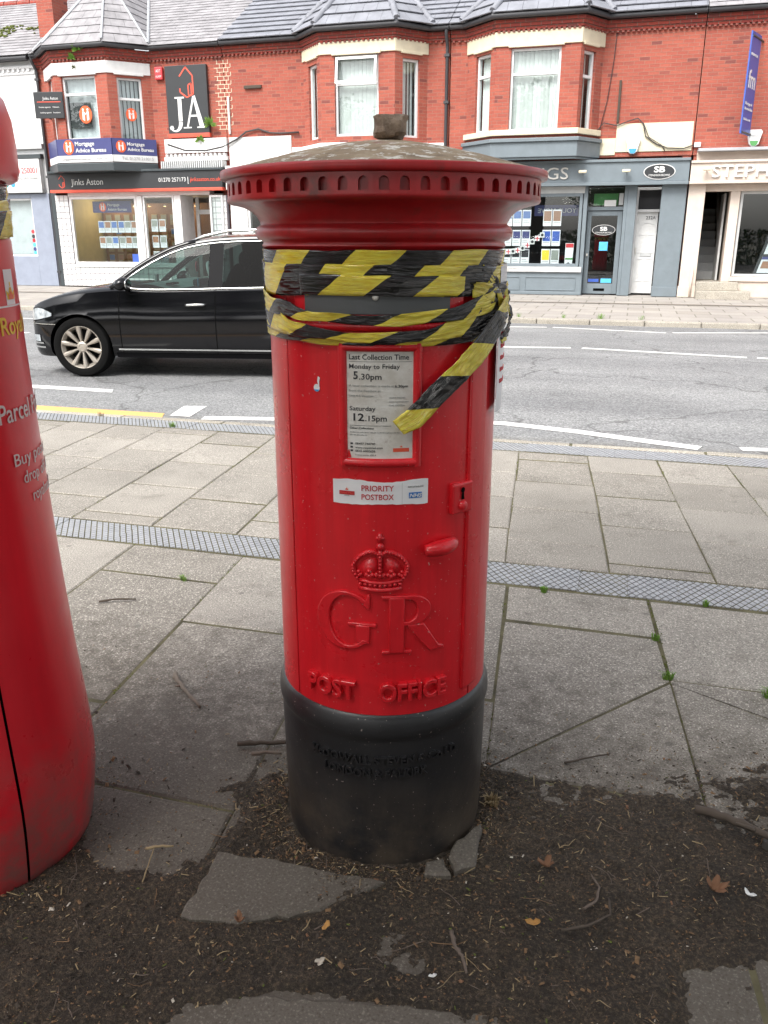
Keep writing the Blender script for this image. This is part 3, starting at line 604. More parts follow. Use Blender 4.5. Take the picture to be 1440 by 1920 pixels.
tuft('bright green weed at the corner where three cracks meet', .231, 2.60, 60, .035)
tuft('weed in the joint just above the corner crack weed', .20, 2.885, 45, .028)
tuft('bushy green weed at the right edge of the near slabs', .545, 2.56, 110, .05)
tuft('pale green weed beside the front edge of the chequered strip, right of the pillar box', -.235, 3.205, 60, .03)
tuft('small green weed in front of the chequered strip at mid right', .40, 3.245, 35, .028)
tuft('yellowish weed growing in the left slab joint', -1.72, 2.905, 40, .032, 'weed')
tuft('green weed against the kerbside chequered strip behind the left slabs', -3.32, 5.62, 60, .05, 'weed')
tuft('dry yellow weed on the kerbside strip left of the green one', -4.1, 5.83, 30, .05, 'straw')
tuft('large grass clump above the iron grating', .52, 1.98, 160, .07, 'weed', .02)
tuft('dry straw tangle below the iron grating', .44, 1.63, 160, .05, 'straw', .015)
tuft('dry grass against the right foot of the plinth', -.225, 1.78, 70, .035, 'straw', .015)
for i, (x, lab) in enumerate([(-1.9, 'tiny weed on the far kerb nearest the pillar box'), (-.45, 'spreading green weed on the far kerb by the lettings shop'), (-1.1, 'small weed on the far kerb between two others'), (.25, 'low weed on the far kerb by the stepped entrance')]):
    tuft(lab, x, 15.5, 70 if i == 1 else 30, .13 if i == 1 else .10, 'grass', .05)
# moss in the joints
ms = MB()
for i in range(1700):
    if random.random() < .55:
        a = random.choice(xs[6:24]); y = random.uniform(3.5, 5.6); x, y = sk(a, y); x += random.gauss(0, .006)
    else:
        a = random.choice(xs2[3:13]); y = random.uniform(1.95, 3.25); x, y = sk(a, y); x += random.gauss(0, .005)
    if N(x, y, 2.2, 6) < -.02: continue
    r = random.uniform(.003, .008); ms.add([(x - r, y, -.012), (x + r, y, -.012), (x, y + r * 2, -.012), (x, y + r * .5, random.uniform(-.001, .004))], [(0, 1, 3), (1, 2, 3), (2, 0, 3)])
tag(ms.build('joint_moss', 'moss', fixn=False), 'moss growing along the joints between the paving slabs', 'moss', kind='stuff')
# broken slab pieces by the plinth
def rough_edge(p):
    o = []
    for a, b in zip(p, p[1:] + p[:1]):
        L = math.hypot(b[0] - a[0], b[1] - a[1]); k = max(2, int(L / .022))
        for i in range(k): t = i / k; j = .0045 * (i > 0); o.append((a[0] + (b[0] - a[0]) * t + random.uniform(-j, j), a[1] + (b[1] - a[1]) * t + random.uniform(-j, j)))
    return o
o = slab(rough_edge([(-.80, 1.225), (-.68, 1.236), (-.52, 1.322), (-.405, 1.445), (-.63, 1.44), (-.815, 1.425)]), z=.022, th=.03, parent=None, name='broken_slab'); tag(o, 'large pale broken slab corner lying in soil before the plinth', 'slab')
o = slab(rough_edge([(-.292, 1.55), (-.268, 1.505), (-.226, 1.535), (-.236, 1.69), (-.285, 1.61)]), z=.026, th=.03, parent=None, name='broken_slab'); tag(o, 'narrow broken slab sliver standing at the right foot of the plinth', 'slab')
o = slab(rough_edge([(-.335, 1.485), (-.275, 1.50), (-.30, 1.555), (-.338, 1.53)]), z=.02, th=.03, parent=None, name='broken_slab'); tag(o, 'smallest broken slab chip in front of the plinth', 'slab')
gr = thing('iron_grating', 'rusty iron grating half buried in the soil at the right edge', 'grating', (.69, 1.83, .0), R_(-24))
for i in range(6): MB().box(-.22, .22, -.125 + i * .045, -.103 + i * .045, -.01, .03).build('bar', 'iron', gr, bevel=.004)
for q in (-.24, .221): MB().box(q, q + .019, -.14, .14, -.01, .034).build('end_bar', 'iron', gr, bevel=.004)
slab(rough_edge([(-.6, 1.10), (-.31, 1.165), (-.08, 1.205), (-.02, .8), (-.6, .75)]), z=.008, th=.05)
# ------------------------------------------------------------------ the cast iron pillar box
PB = thing('pillar_box', 'tall red cast iron pillar box with black plinth and domed cap', 'postbox', (BOXC[0], BOXC[1], 0), YAW)
RB = .240
base = MB(); prof = [(.240, -.06), (.2405, .0), (.242, .05), (.2435, .12), (.2455, .25), (.2465, .335), (.2462, .342), (.2485, .348), (.2515, .356), (.2522, .368), (.2505, .382), (.2465, .394), (.243, .402), (.238, .405)]
base.lathe(prof, 128); PL = base.build('plinth', 'black', PB, auto=50)
mk = MB(); f = cylfn(.2458)
text_into(mk, 'McDOWALL STEVEN & Co LD', f, 0, .287, .020, width=.345, align='C', ext=.0028, bold=.02); text_into(mk, 'LONDON & FALKIRK', f, -.02, .254, .020, width=.235, align='C', ext=.0028, bold=.02)
mk.build('maker_lettering', 'black', PL, fixn=False)
MB().lathe([(.2345, .38), (.2345, 1.37)], 96).build('inner_shell', 'seam', PB, smooth=True)
def shell(mb, R, a0, a1, z0, z1, th=.006, n=40, nz=1):      # curved plate with edges
    fn = lambda r, t, z: (r * math.sin(t), -r * math.cos(t), z)
    A0, A1 = R_(a0), R_(a1); k = n + 1; vs = []
    for r in (R, R - th):
        for z in (z0, z1):
            for i in range(k): vs.append(fn(r, A0 + (A1 - A0) * i / n, z))
    fs = []
    for i in range(n):
        fs += [(i, i + 1, k + i + 1, k + i), (2 * k + i, 3 * k + i, 3 * k + i + 1, 2 * k + i + 1), (k + i, k + i + 1, 3 * k + i + 1, 3 * k + i), (i, 2 * k + i, 2 * k + i + 1, i + 1)]
    fs += [(0, k, 3 * k, 2 * k), (n, 2 * k + n, 3 * k + n, k + n)]
    return mb.add(vs, fs)
BODY = shell(MB(), RB, 52.5, 360 - 53.2, .40, 1.368, n=90).build('body', 'red', PB, auto=40, bevel=.0015)
DOOR = shell(MB(), RB, -52.4, 51.8, .404, 1.362, n=60).build('door', 'red', PB, auto=40, bevel=.0015)
shell(MB(), .2465, 44.5, 58.5, .43, 1.335, th=.012, n=8).build('hinge_strip', 'red', PB, auto=30, bevel=.004)
# cap
cp = MB(); cp.lathe([(.2385, 1.362), (.2465, 1.364), (.2495, 1.369), (.2465, 1.374), (.2475, 1.377), (.256, 1.380), (.262, 1.388), (.2625, 1.396), (.258, 1.404), (.251, 1.408), (.251, 1.412), (.2535, 1.416), (.258, 1.424), (.268, 1.433), (.282, 1.440), (.297, 1.444), (.306, 1.4455), (.3125, 1.4475), (.3145, 1.451), (.3145, 1.454)], 144)
CAP = cp.build('cap', 'redcap', PB, auto=60)
db = MB(); n = 56; z0, z1 = 1.454, 1.4895; RO, RI = .3135, .3025; cw = 2 * math.pi * RO / n
hole = [(-.0085, .0055), (-.0085, .0195)] + [(-.0085 * math.cos(R_(a)), .0195 + .0085 * math.sin(R_(a))) for a in (30, 60, 90, 120, 150)] + [(.0085, .0195), (.0085, .0055)]
H = z1 - z0
for k in range(n):
    t0 = 2 * math.pi * k / n; F_ = lambda a, b, r: (r * math.sin(t0 + a / RO), -r * math.cos(t0 + a / RO), z0 + b); m = len(hole)
    vs = [F_(a, b, RO) for a, b in hole] + [F_(a, b, RI) for a, b in hole]
    tops = [F_(max(-cw / 2, min(cw / 2, a)), H, RO) for a, b in hole[1:-1]]
    vs += tops + [F_(-cw / 2, 0, RO), F_(cw / 2, 0, RO), F_(-cw / 2, H, RO), F_(cw / 2, H, RO), F_(-.0085, 0, RO), F_(.0085, 0, RO)]
    T = 2 * m; nt_ = len(tops); BL, BR, TL, TR, B1, B2 = T + nt_, T + nt_ + 1, T + nt_ + 2, T + nt_ + 3, T + nt_ + 4, T + nt_ + 5
    fs = [(i, i + 1, m + i + 1, m + i) for i in range(m - 1)] + [(m - 1, 0, m, 2 * m - 1), tuple(range(m, 2 * m))]
    fs += [(1 + i, 2 + i, T + i + 1, T + i) for i in range(nt_ - 1)]
    fs += [(BL, B1, 0, 1, T, TL), (B2, BR, TR, T + nt_ - 1, m - 2, m - 1), (B1, B2, m - 1, 0)]
    db.add(vs, fs)
db.build('dentil_band', 'redcap', CAP)
MB().lathe([(.3125, 1.4885), (.3195, 1.4892), (.3240, 1.4905), (.3255, 1.493), (.3258, 1.5025), (.3240, 1.5055), (.317, 1.5065)], 144).build('cap_rim', 'redcap', CAP, smooth=True)
dm = MB(); dm.lathe([(.3165, 1.5062), (.30, 1.5105), (.26, 1.521), (.2, 1.536), (.14, 1.5495), (.08, 1.5605), (.03, 1.5665), (.004, 1.568)], 96)
def dw(x, y, z): return (x, y, z + .0012 * N(x, y, 30, 4) + .001 * N(x, y, 70, 2) * (1 if math.hypot(x, y) < .3 else 0))
dm.map(dw); dm.build('dome', 'dome', PB, smooth=True)
# door furniture
shell(MB(), .2505, -43, 37, 1.243, 1.345, th=.014, n=30).build('aperture_hood', 'red', PB, auto=40, bevel=.003)
def barc(R, a0, a1, z, r, n=24): return [(R * math.sin(R_(a0 + (a1 - a0) * i / n)), -R * math.cos(R_(a0 + (a1 - a0) * i / n)), z) for i in range(n + 1)]
MB().tube(barc(.243, -45, 39, 1.228, 0), .0105, 10).build('aperture_sill', 'red', PB, smooth=True)
PLT = shell(MB(), .2555, -35.5, 28.7, 1.250, 1.322, th=.003, n=24).build('slot_plate', 'steel', PB, auto=40, bevel=.001)
a = R_(-3.5); MB().sphere((.2565 * math.sin(a), -.2565 * math.cos(a), 1.281), .0062, 10, 6, 1, .6, 1).build('screw', 'silver', PLT, smooth=True)
fr = MB(); a0, a1, z0, z1 = -18.9, 15.2, .968, 1.190; rr = .0088; RF = .242
fr.tube(barc(RF, a0, a1, z0, 0), rr, 10).tube(barc(RF, a0, a1, z1, 0), rr, 10)
for t in (a0, a1): fr.tube([(RF * math.sin(R_(t)), -RF * math.cos(R_(t)), z0 - .007), (RF * math.sin(R_(t)), -RF * math.cos(R_(t)), z1 + .007)], rr, 10)
fr.build('notice_frame', 'red', PB, auto=50)
m, n_, l_, p_ = _mat('notice_enamel'); co = _coords(n_, l_)
c = _ramp(n_, l_, _noise(n_, l_, co, 18, 6, .7), [(.35, (.60, .57, .52)), (.6, (.76, .75, .72))]); c = _mix(n_, l_, _ramp(n_, l_, _noise(n_, l_, co, 45, 6, .75), [(.60, (0, 0, 0)), (.7, (.5, .5, .5))]), c, (.32, .25, .20))
l_.new(c, p_.inputs['Base Color']); p_.inputs['Roughness'].default_value = .3; MT['notice'] = m
NP = shell(MB(), .2425, -17.6, 13.9, .973, 1.184, th=.003, n=16).build('notice_plate', 'notice', PB, auto=40)
nf = cylfn(.2427, R_(-1.9)); NW = .129
def nx_(zx): return (zx - 570) / 1010 * NW
def nz_(zy): return 1.182 - (zy - 175) / 1595 * .2085
def ntext(s, zx, zy, caph, m='txtdark', zw=None, bold=.0):
    mb = MB(); text_into(mb, s, nf, nx_(zx), nz_(zy), caph / 1595 * .2085, width=(zw / 1010 * NW if zw else None), ext=.0002, bold=bold, res=2); mb.build('print', m, NP, fixn=False)
for s, x, y, h, w_, b, m in [('Last Collection Time', 112, 290, 78, 890, .012, 'txtdark'), ('Monday to Friday', 112, 420, 70, 755, .008, 'txtdark'), ('5', 175, 570, 115, 70, .02, 'txtdark'), ('.30pm', 262, 575, 88, 335, .012, 'txtdark'),
                             ('A later collection is made at', 105, 683, 36, 680, 0, 'txtgrey'), ('6.30pm', 795, 690, 42, 195, .008, 'txtdark'), ('from the Postbox at', 105, 755, 36, 480, 0, 'txtgrey'), ('Unit 4-5 Weston', 105, 830, 36, 370, 0, 'txtgrey'),
                             ('08457 740740', 705, 850, 26, 245, 0, 'txtgrey'), ('www.royalmail.com', 705, 905, 24, 300, 0, 'txtgrey'), ('0345 6000606', 705, 962, 26, 240, 0, 'txtgrey'),
                             ('Saturday', 112, 1030, 66, 395, .008, 'txtdark'), ('12', 170, 1180, 112, 165, .02, 'txtdark'), ('.15pm', 350, 1182, 85, 325, .012, 'txtdark'), ('Other Collections', 112, 1305, 34, 365, 0, 'txtdark'),
                             ('Additional collections may be made throughout the day', 112, 1362, 20, 760, 0, 'txtgrey'), ('the last time shown.', 112, 1400, 20, 270, 0, 'txtgrey'), ('08457 740740', 195, 1540, 34, 305, 0, 'txtdark'), ('www.royalmail.com', 195, 1598, 30, 420, 0, 'txtdark'),
                             ('0845 6000606', 195, 1650, 34, 305, 0, 'txtdark'), ('Postbox number', 195, 1705, 20, 210, 0, 'txtgrey'), ('CW1 8', 425, 1705, 22, 85, 0, 'txtdark')]: ntext(s, x, y, h, m, w_, b)
def npatch(mb, R, th0, a0, a1, z0, z1, d=.0003): 
    f = cylfn(R, th0); k = 6; mb.add([f(a0 + (a1 - a0) * i / k, z, d) for z in (z0, z1) for i in range(k + 1)], [(i, i + 1, k + 2 + i, k + 1 + i) for i in range(k)]); return mb
mb = MB(); npatch(mb, .2427, R_(-1.9), nx_(112), nx_(1045), nz_(323), nz_(318)); npatch(mb, .2427, R_(-1.9), nx_(112), nx_(745), nz_(1256), nz_(1250))
for y in (1525, 1578, 1632): npatch(mb, .2427, R_(-1.9), nx_(118), nx_(158), nz_(y + 14), nz_(y - 14))
mb.build('rule_line', 'txtdark', NP, fixn=False)
npatch(MB(), .2427, R_(-1.9), nx_(770), nx_(1015), nz_(1645), nz_(1588)).build('logo_bar', 'coral', NP, fixn=False)
ntext('Royal Mail', 785, 1632, 32, 'orange', 215)
def crown_flat(mb, f, x, z, s, d=.0006):
    mb.add([f(x + a * s, z + b * s, d) for a, b in [(-.5, 0), (.5, 0), (.62, .55), (.3, .35), (.12, .75), (0, .62), (-.12, .75), (-.3, .35), (-.62, .55)]], [tuple(range(9))]); mb.add([f(x + a * s, z + b * s, d) for a, b in [(-.08, .75), (.08, .75), (.08, 1), (-.08, 1)]], [(0, 1, 2, 3)])
mb = MB(); crown_flat(mb, nf, nx_(893), nz_(1575), .0042); mb.build('logo_crown', 'orange', NP, fixn=False)
mb = MB()
for (a, b, s) in ((100, 1665, 1.0),): mb.add([nf(nx_(70 + q[0]), nz_(1740 - q[1]), .0005) for q in [(0, 0), (62, 0), (45, 70), (28, 130), (10, 100)]], [(0, 1, 2, 3, 4)])
mb.build('paint_splash', 'red', NP, fixn=False)
# sticker
sf = cylfn(.2412, R_(-1.8)); st = MB(); k = 24
SH = .0485; ST0 = .8815
st.add([sf(-.0965 + .193 * i / k, z + .0022 * math.sin(i * .35) * (1 if j else -.4) + .0015 * random.random(), .0004 + .0006 * random.random() * (i in (0, k))) for j, z in enumerate((ST0, ST0 + SH)) for i in range(k + 1)], [(i, i + 1, k + 2 + i, k + 1 + i) for i in range(k)])
STK = st.build('priority_sticker', 'sticker', PB, smooth=True, fixn=False); sf2 = cylfn(.2422, R_(-1.8))
def stext(s, x, z, cap, m, **k): mb = MB(); text_into(mb, s, sf2, x, z, cap, ext=.0002, **k); mb.build('print', m, STK, fixn=False)
stext('PRIORITY', -.037, .9105, .0118, 'txtred', width=.064, bold=.008); stext('POSTBOX', -.037, .8925, .0118, 'txtred', width=.064, bold=.008)
stext('SUPPORTING THE', .055, .9165, .0036, 'txtgrey', width=.032)
npatch(MB(), .2422, R_(-1.8), .057, .0835, .8945, .9065).build('nhs_block', 'nhs', STK, fixn=False); sf2 = cylfn(.2426, R_(-1.8)); stext('NHS', .0585, .8967, .0076, 'white', width=.0235, slant=.25, bold=.02)
npatch(MB(), .2422, R_(-1.8), .0432, .0437, .8835, .927).build('rule_line', 'txtgrey', STK, fixn=False)
npatch(MB(), .2422, R_(-1.8), -.083, -.051, .9005, .9085).build('logo_bar', 'txtred', STK, fixn=False); stext('Royal Mail', -.081, .9025, .0042, 'coral', width=.028)
mb = MB(); crown_flat(mb, cylfn(.2422, R_(-1.8)), -.067, .9105, .0055); mb.build('logo_crown', 'orange', STK, fixn=False)
mb = MB(); npatch(mb, .2422, R_(-1.8), -.0725, -.0615, .8975, .9002); mb.build('logo_foot', 'lightgrey', STK, fixn=False)
# torn white sticker scrap
sf3 = cylfn(.2412, R_(-32.6)); mb = MB(); pts = ell(0, 1.108, .0072, .0075, 60, 390, 14) + [(.0065, 1.1215), (.0085, 1.128), (.0035, 1.131), (.0015, 1.121)]
mb.add([sf3(a, b, .0005) for a, b in pts], [tuple(range(len(pts)))]); SC = mb.build('torn_sticker', 'sticker', PB, fixn=False)
mb = MB(); pts = ell(0, 1.106, .0065, .005, 190, 350, 8); mb.add([sf3(a, b, .001) for a, b in pts], [tuple(range(len(pts)))]); mb.build('blue_edge', 'bluedot', SC, fixn=False)
# poster on the right flank, seen edge-on
pm_ = MB(); npatch(pm_, .2535, R_(76), -.050, .11, 1.04, 1.335, .0006); PO = pm_.build('flank_notice', 'sticker', PB, fixn=False)
mb = MB()
for q in range(9): text_into(mb, 'Please use', cylfn(.2535, R_(76)), -.028, 1.29 - q * .024, .009, width=.09, ext=.001)
mb.build('print', 'pinkred', PO, fixn=False)
# lock plate, keyhole and pull
def cbox(mb, R, th, a0, a1, z0, z1, d0, d1):
    f = cylfn(R, th); mb.add([f(a, z, d) for d in (d0, d1) for z in (z0, z1) for a in (a0, a1)], [(4, 5, 7, 6), (0, 1, 5, 4), (2, 6, 7, 3), (0, 4, 6, 2), (1, 3, 7, 5)]); return mb
TH = R_(40)
LK = cbox(MB(), .24, TH, -.0275, .0275, .849, .914, -.002, .0125).build('lock_plate', 'red', PB, bevel=.0045, seg=3)
kf = cylfn(.2532, TH); mb = MB(); pts = ell(-.004, .900, .0052, .0058, -60, 240, 12) + [(-.0085, .880), (.0005, .880)]
mb.add([kf(a, b, .0004) for a, b in pts], [tuple(range(len(pts)))]); mb.build('keyhole', 'seam', LK, fixn=False)
mb = MB(); c0 = kf(-.002, .866, .0); mb.lathe([(.0001, .005), (.007, .005), (.0095, .003), (.0105, -.004)], 20); 
Mr = Matrix.Translation(Vector(c0)) @ Matrix.Rotation(TH, 4, 'Z') @ Matrix.Rotation(R_(90), 4, 'X'); mb.map(lambda x, y, z: tuple(Mr @ Vector((x, y, z)))); mb.build('lock_cover', 'red', LK, smooth=True)
hd = MB(); f = cylfn(.241, 0); A0, A1 = R_(19.2), R_(36)
pts = []; rs = []
for i in range(13):
    t = i / 12; an = A0 + (A1 - A0) * t; lift = .015 * math.sin(math.pi * min(1, .12 + t * .86)) ** .6; R1 = .2415 + lift
    pts.append((R1 * math.sin(an), -R1 * math.cos(an), .784 + .006 * t)); rs.append(.0165 * (math.sin(math.pi * (.10 + .82 * t)) ** .35))
hd.tube(pts, rs, 14); hd.build('door_pull', 'red', PB, smooth=True)
# royal cipher
def ring(cx, cy, rx, ry, ix, iy, irx, iry, a0, a1, n=26): return [(ell(cx, cy, rx, ry, a0, a1, n), ell(ix, iy, irx, iry, a0, a1, n))]
def strip_letter(mb, f, outer, inner, d):
    n = len(outer); vs = [f(*p, d) for p in outer] + [f(*p, d) for p in inner] + [f(*p, -.002) for p in outer] + [f(*p, -.002) for p in inner]
    fs = []
    for i in range(n - 1): fs += [(i, i + 1, n + i + 1, n + i), (i, 2 * n + i, 2 * n + i + 1, i + 1), (n + i, n + i + 1, 3 * n + i + 1, 3 * n + i)]
    fs += [(0, n, 3 * n, 2 * n), (n - 1, 3 * n - 1, 4 * n - 1, 2 * n - 1)]; mb.add(vs, fs)
def poly_letter(mb, f, poly, d): mb.prism(poly, lambda a, b, dd: f(a, b, dd), d, -.002)
g = MB(); gw, gh = .131, .131; gf = cylfn(.24, R_(-34.9)); G = lambda a, b, d: gf(a * gw, .562 + b * gh, d)
strip_letter(g, G, ell(.5, .5, .5, .5, 42, 320, 36), ell(.545, .5, .325, .435, 46, 315, 36), .0072)
poly_letter(g, G, [(.78, .79), (.86, .72), (.90, .72), (.90, .97), (.86, .97), (.84, .90)], .0070)
poly_letter(g, G, [(.67, .14), (.89, .11), (.89, .44), (.67, .44)], .0069); poly_letter(g, G, [(.54, .41), (1.0, .41), (1.0, .475), (.54, .475)], .0073)
g.build('cipher_letter', 'red', DOOR, bevel=.0022, auto=40)
g = MB(); gw, gh = .130, .133; gf2 = cylfn(.24, R_(-1.2)); G = lambda a, b, d: gf2(a * gw, .554 + b * gh, d)
poly_letter(g, G, [(.12, .02), (.36, .02), (.36, .97), (.12, .97)], .0072); poly_letter(g, G, [(0, 0), (.48, 0), (.48, .06), (0, .06)], .0070); poly_letter(g, G, [(0, .94), (.36, .94), (.36, 1), (0, 1)], .0070)
o1 = [(.30, .995)] + ell(.46, .74, .34, .255, 90, -90, 22) + [(.30, .485)]; i1 = [(.30, .93)] + ell(.42, .74, .15, .19, 90, -90, 22) + [(.30, .55)]
strip_letter(g, G, o1, i1, .0067)
poly_letter(g, G, [(.40, .50), (.68, .50), (.94, .085), (1.04, .05), (1.04, 0), (.78, 0), (.62, .2)], .0074)
g.build('cipher_letter', 'red', DOOR, bevel=.0022, auto=40)
pf = cylfn(.24, 0)
for s_, a_, w_ in (('POST', -41, .112), ('OFFICE', -2.5, .146)):
    po = MB(); text_into(po, s_, pf, R_(a_) * .24, .446, .041, width=w_, ext=.005, bold=.012, bev=.001); po.build('raised_lettering', 'red', DOOR, fixn=False)
cr = MB(); CX = R_(-1.9) * .24
def C(x, z, d=.003): return (CX + x, d, z)
cr.tube([C(-.043, .704, .002), C(-.02, .7005, .003), C(0, .6995, .003), C(.02, .7005, .003), C(.043, .704, .002)], .0052, 8)
cr.tube([C(-.045, .722, .002), C(-.02, .7165, .003), C(0, .715, .003), C(.02, .7165, .003), C(.045, .722, .002)], .0042, 8)
for i in range(9): x = -.04 + i * .01; cr.sphere(C(x, .709 + .004 * abs(x) / .04, .003), .0042, 8, 6)
for x, s in ((-.044, .8), (-.022, 1), (0, 1.1), (.022, 1), (.044, .8)):
    for dx, dz in ((-.006, .0), (.006, 0), (0, .008), (0, -.003)): cr.sphere(C(x + dx * s, .733 + dz * s, .002), .0055 * s, 8, 6)
for sgn in (-1, 1):
    kp = [(.046, .727), (.0535, .740), (.0545, .752), (.049, .764), (.038, .775), (.025, .782), (.013, .784), (.004, .779)]
    arch = [C(sgn * x, z, .0035) for x, z in kp]; cr.tube(arch, .0052, 8)
    for i in range(15):
        t = i / 14 * 7; k = min(int(t), 6); f_ = t - k; x = kp[k][0] + (kp[k + 1][0] - kp[k][0]) * f_; z = kp[k][1] + (kp[k + 1][1] - kp[k][1]) * f_; cr.sphere(C(sgn * x, z, .0075), .0034, 6, 5)
    cap_ = [(.006, .728), (.042, .728), (.047, .745), (.036, .762), (.02, .771), (.006, .768)]; cap_ = [(sgn * a, b) for a, b in (cap_ if sgn > 0 else cap_[::-1])]
    cr.prism(cap_, lambda a, b, d: C(a, b, d), .0028, -.002)
cr.tube([C(0, .725), C(0, .76, .005), C(0, .787, .004)], .0045, 8)
for i in range(7): cr.sphere(C(0, .734 + i * .0078, .0085), .0036, 6, 5)
cr.sphere(C(0, .795, .003), .0085, 10, 8); cr.box(CX - .0035, CX + .0035, -.002, .006, .802, .8225); cr.box(CX - .0085, CX + .0085, -.002, .0055, .8085, .8155)
cf = cylfn(.24, 0); cr.map(lambda x, d, z: cf(x, z, d)); cr.build('crown', 'red', DOOR, smooth=True)
# stone on the dome
stn = MB().sphere((0, 0, 0), 1, 22, 14)
def sst(x, y, z):
    n1 = 1 + .26 * mnoise.noise(Vector((x * 1.5, y * 1.5, z * 1.5 + 3))) + .12 * mnoise.noise(Vector((x * 4, y * 4, z * 4)))
    k = (.92 + .12 * max(-1, min(1, z * 1.6))); q = lambda v: math.copysign(abs(v) ** .68, v); return (q(x) * .0355 * n1 * k, q(y) * .033 * n1 * k, max(-.0215, min(.0225 + .003 * x, q(z) * .026 * n1)))
stn.map(sst); o = stn.build('stone', 'stone', auto=24); p = Matrix.Translation((BOXC[0], BOXC[1], 0)) @ Matrix.Rotation(YAW, 4, 'Z') @ Vector((.012, -.02, 1.5885))
o.location = p; o.rotation_euler.z = YAW; tag(o, 'rough brown stone perched on top of the pillar box dome', 'stone')

# hazard tape: strips laid round the cylinder; each strip gets wrinkles and its own stripe phase
TP = thing('hazard_tape', 'yellow and black striped plastic tape wound round the pillar box', 'tape', (BOXC[0], BOXC[1], 0), YAW)
STX = 0.
def tape(keys, n=160, nw=10, seed=0., phase=0., wr=.0022, name='tape_strip', flip=False):
    # keys: (theta deg, z centre, width, radius) along the strip
    vs = []; uv = []; L = 0; last = None
    for i in range(n + 1):
        t = i / n * (len(keys) - 1); k = min(int(t), len(keys) - 2); f_ = t - k; f2 = f_ * f_ * (3 - 2 * f_)
        a, b = keys[k], keys[k + 1]; th, z, w_, R = [a[q] + (b[q] - a[q]) * (f_ if q == 0 else f2) for q in range(4)]
        p = Vector((R * R_(th), z)); L += (p - last).length if last is not None else 0; last = p
        for j in range(nw + 1):
            s = j / nw - .5
            g = wr * (mnoise.noise(Vector((th * .035, s * w_ * 160, seed))) + .6 * mnoise.noise(Vector((th * .12, s * w_ * 330, seed + 5))))
            zz = z + s * w_ + .0035 * mnoise.noise(Vector((th * .06, s * 2, seed + 9))) ; r = R + abs(g) * 1.4 + .0004 * j
            vs.append((r * math.sin(R_(th)) - (STX if math.sin(R_(th)) < -1e-6 else 0), -r * math.cos(R_(th)), zz)); uv.append((L + phase, (s if not flip else -s) * .072))
    mb = MB(); mb.add(vs, [(i * (nw + 1) + j, (i + 1) * (nw + 1) + j, (i + 1) * (nw + 1) + j + 1, i * (nw + 1) + j + 1) for i in range(n) for j in range(nw)])
    o = mb.build(name, 'tape', TP, smooth=True, uv=uv, fixn=False); sd = o.modifiers.new('thick', 'SOLIDIFY'); sd.thickness = .0004; return o
tape([(-180, 1.334, .058, .2435), (-90, 1.334, .058, .2435), (-48, 1.336, .052, .253), (0, 1.340, .044, .2555), (44, 1.338, .048, .253), (90, 1.33, .06, .2435), (180, 1.332, .06, .2435)], 240, 10, 1, .03, .0012)
tape([(-180, 1.315, .06, .2442), (-92, 1.312, .06, .2442), (-50, 1.308, .058, .254), (-10, 1.313, .050, .2572), (42, 1.306, .056, .2545), (88, 1.30, .065, .2445), (180, 1.31, .06, .2442)], 240, 10, 2, .085, .0032)
tape([(-37, 1.302, .038, .2590), (0, 1.301, .036, .2597), (35, 1.298, .036, .2590)], 60, 6, 3, .115, .0008)
tape([(-120, 1.275, .055, .2446), (-85, 1.268, .05, .2456), (-52, 1.258, .03, .2545), (-30, 1.244, .018, .2585), (0, 1.240, .020, .2595), (25, 1.246, .024, .258), (48, 1.262, .038, .254), (75, 1.285, .05, .2455), (120, 1.29, .055, .2446)], 200, 8, 4, .02, .004)
tape([(-130, 1.262, .06, .2446), (-88, 1.250, .065, .2456), (-62, 1.235, .052, .2480), (-40, 1.217, .026, .2535), (-12, 1.2085, .017, .2565), (14, 1.211, .020, .2555), (34, 1.222, .034, .2525), (56, 1.240, .062, .2485), (85, 1.262, .07, .246), (130, 1.27, .06, .2446)], 200, 8, 5, .07, .004)
tape([(-110, 1.225, .035, .2447), (-80, 1.215, .035, .2448), (-55, 1.206, .022, .2458), (-20, 1.199, .014, .248), (20, 1.198, .014, .248), (50, 1.206, .026, .2465), (80, 1.222, .045, .2455), (110, 1.24, .05, .2447)], 160, 6, 6, .04, .002)
tape([(40, 1.29, .03, .2555), (60, 1.275, .05, .2500), (78, 1.262, .075, .2500), (100, 1.26, .06, .2480)], 60, 12, 7, .05, .006)
tape([(46, 1.325, .022, .254), (58, 1.30, .026, .2515), (66, 1.262, .03, .2525), (70, 1.225, .03, .2545)], 60, 8, 8, .11, .006)
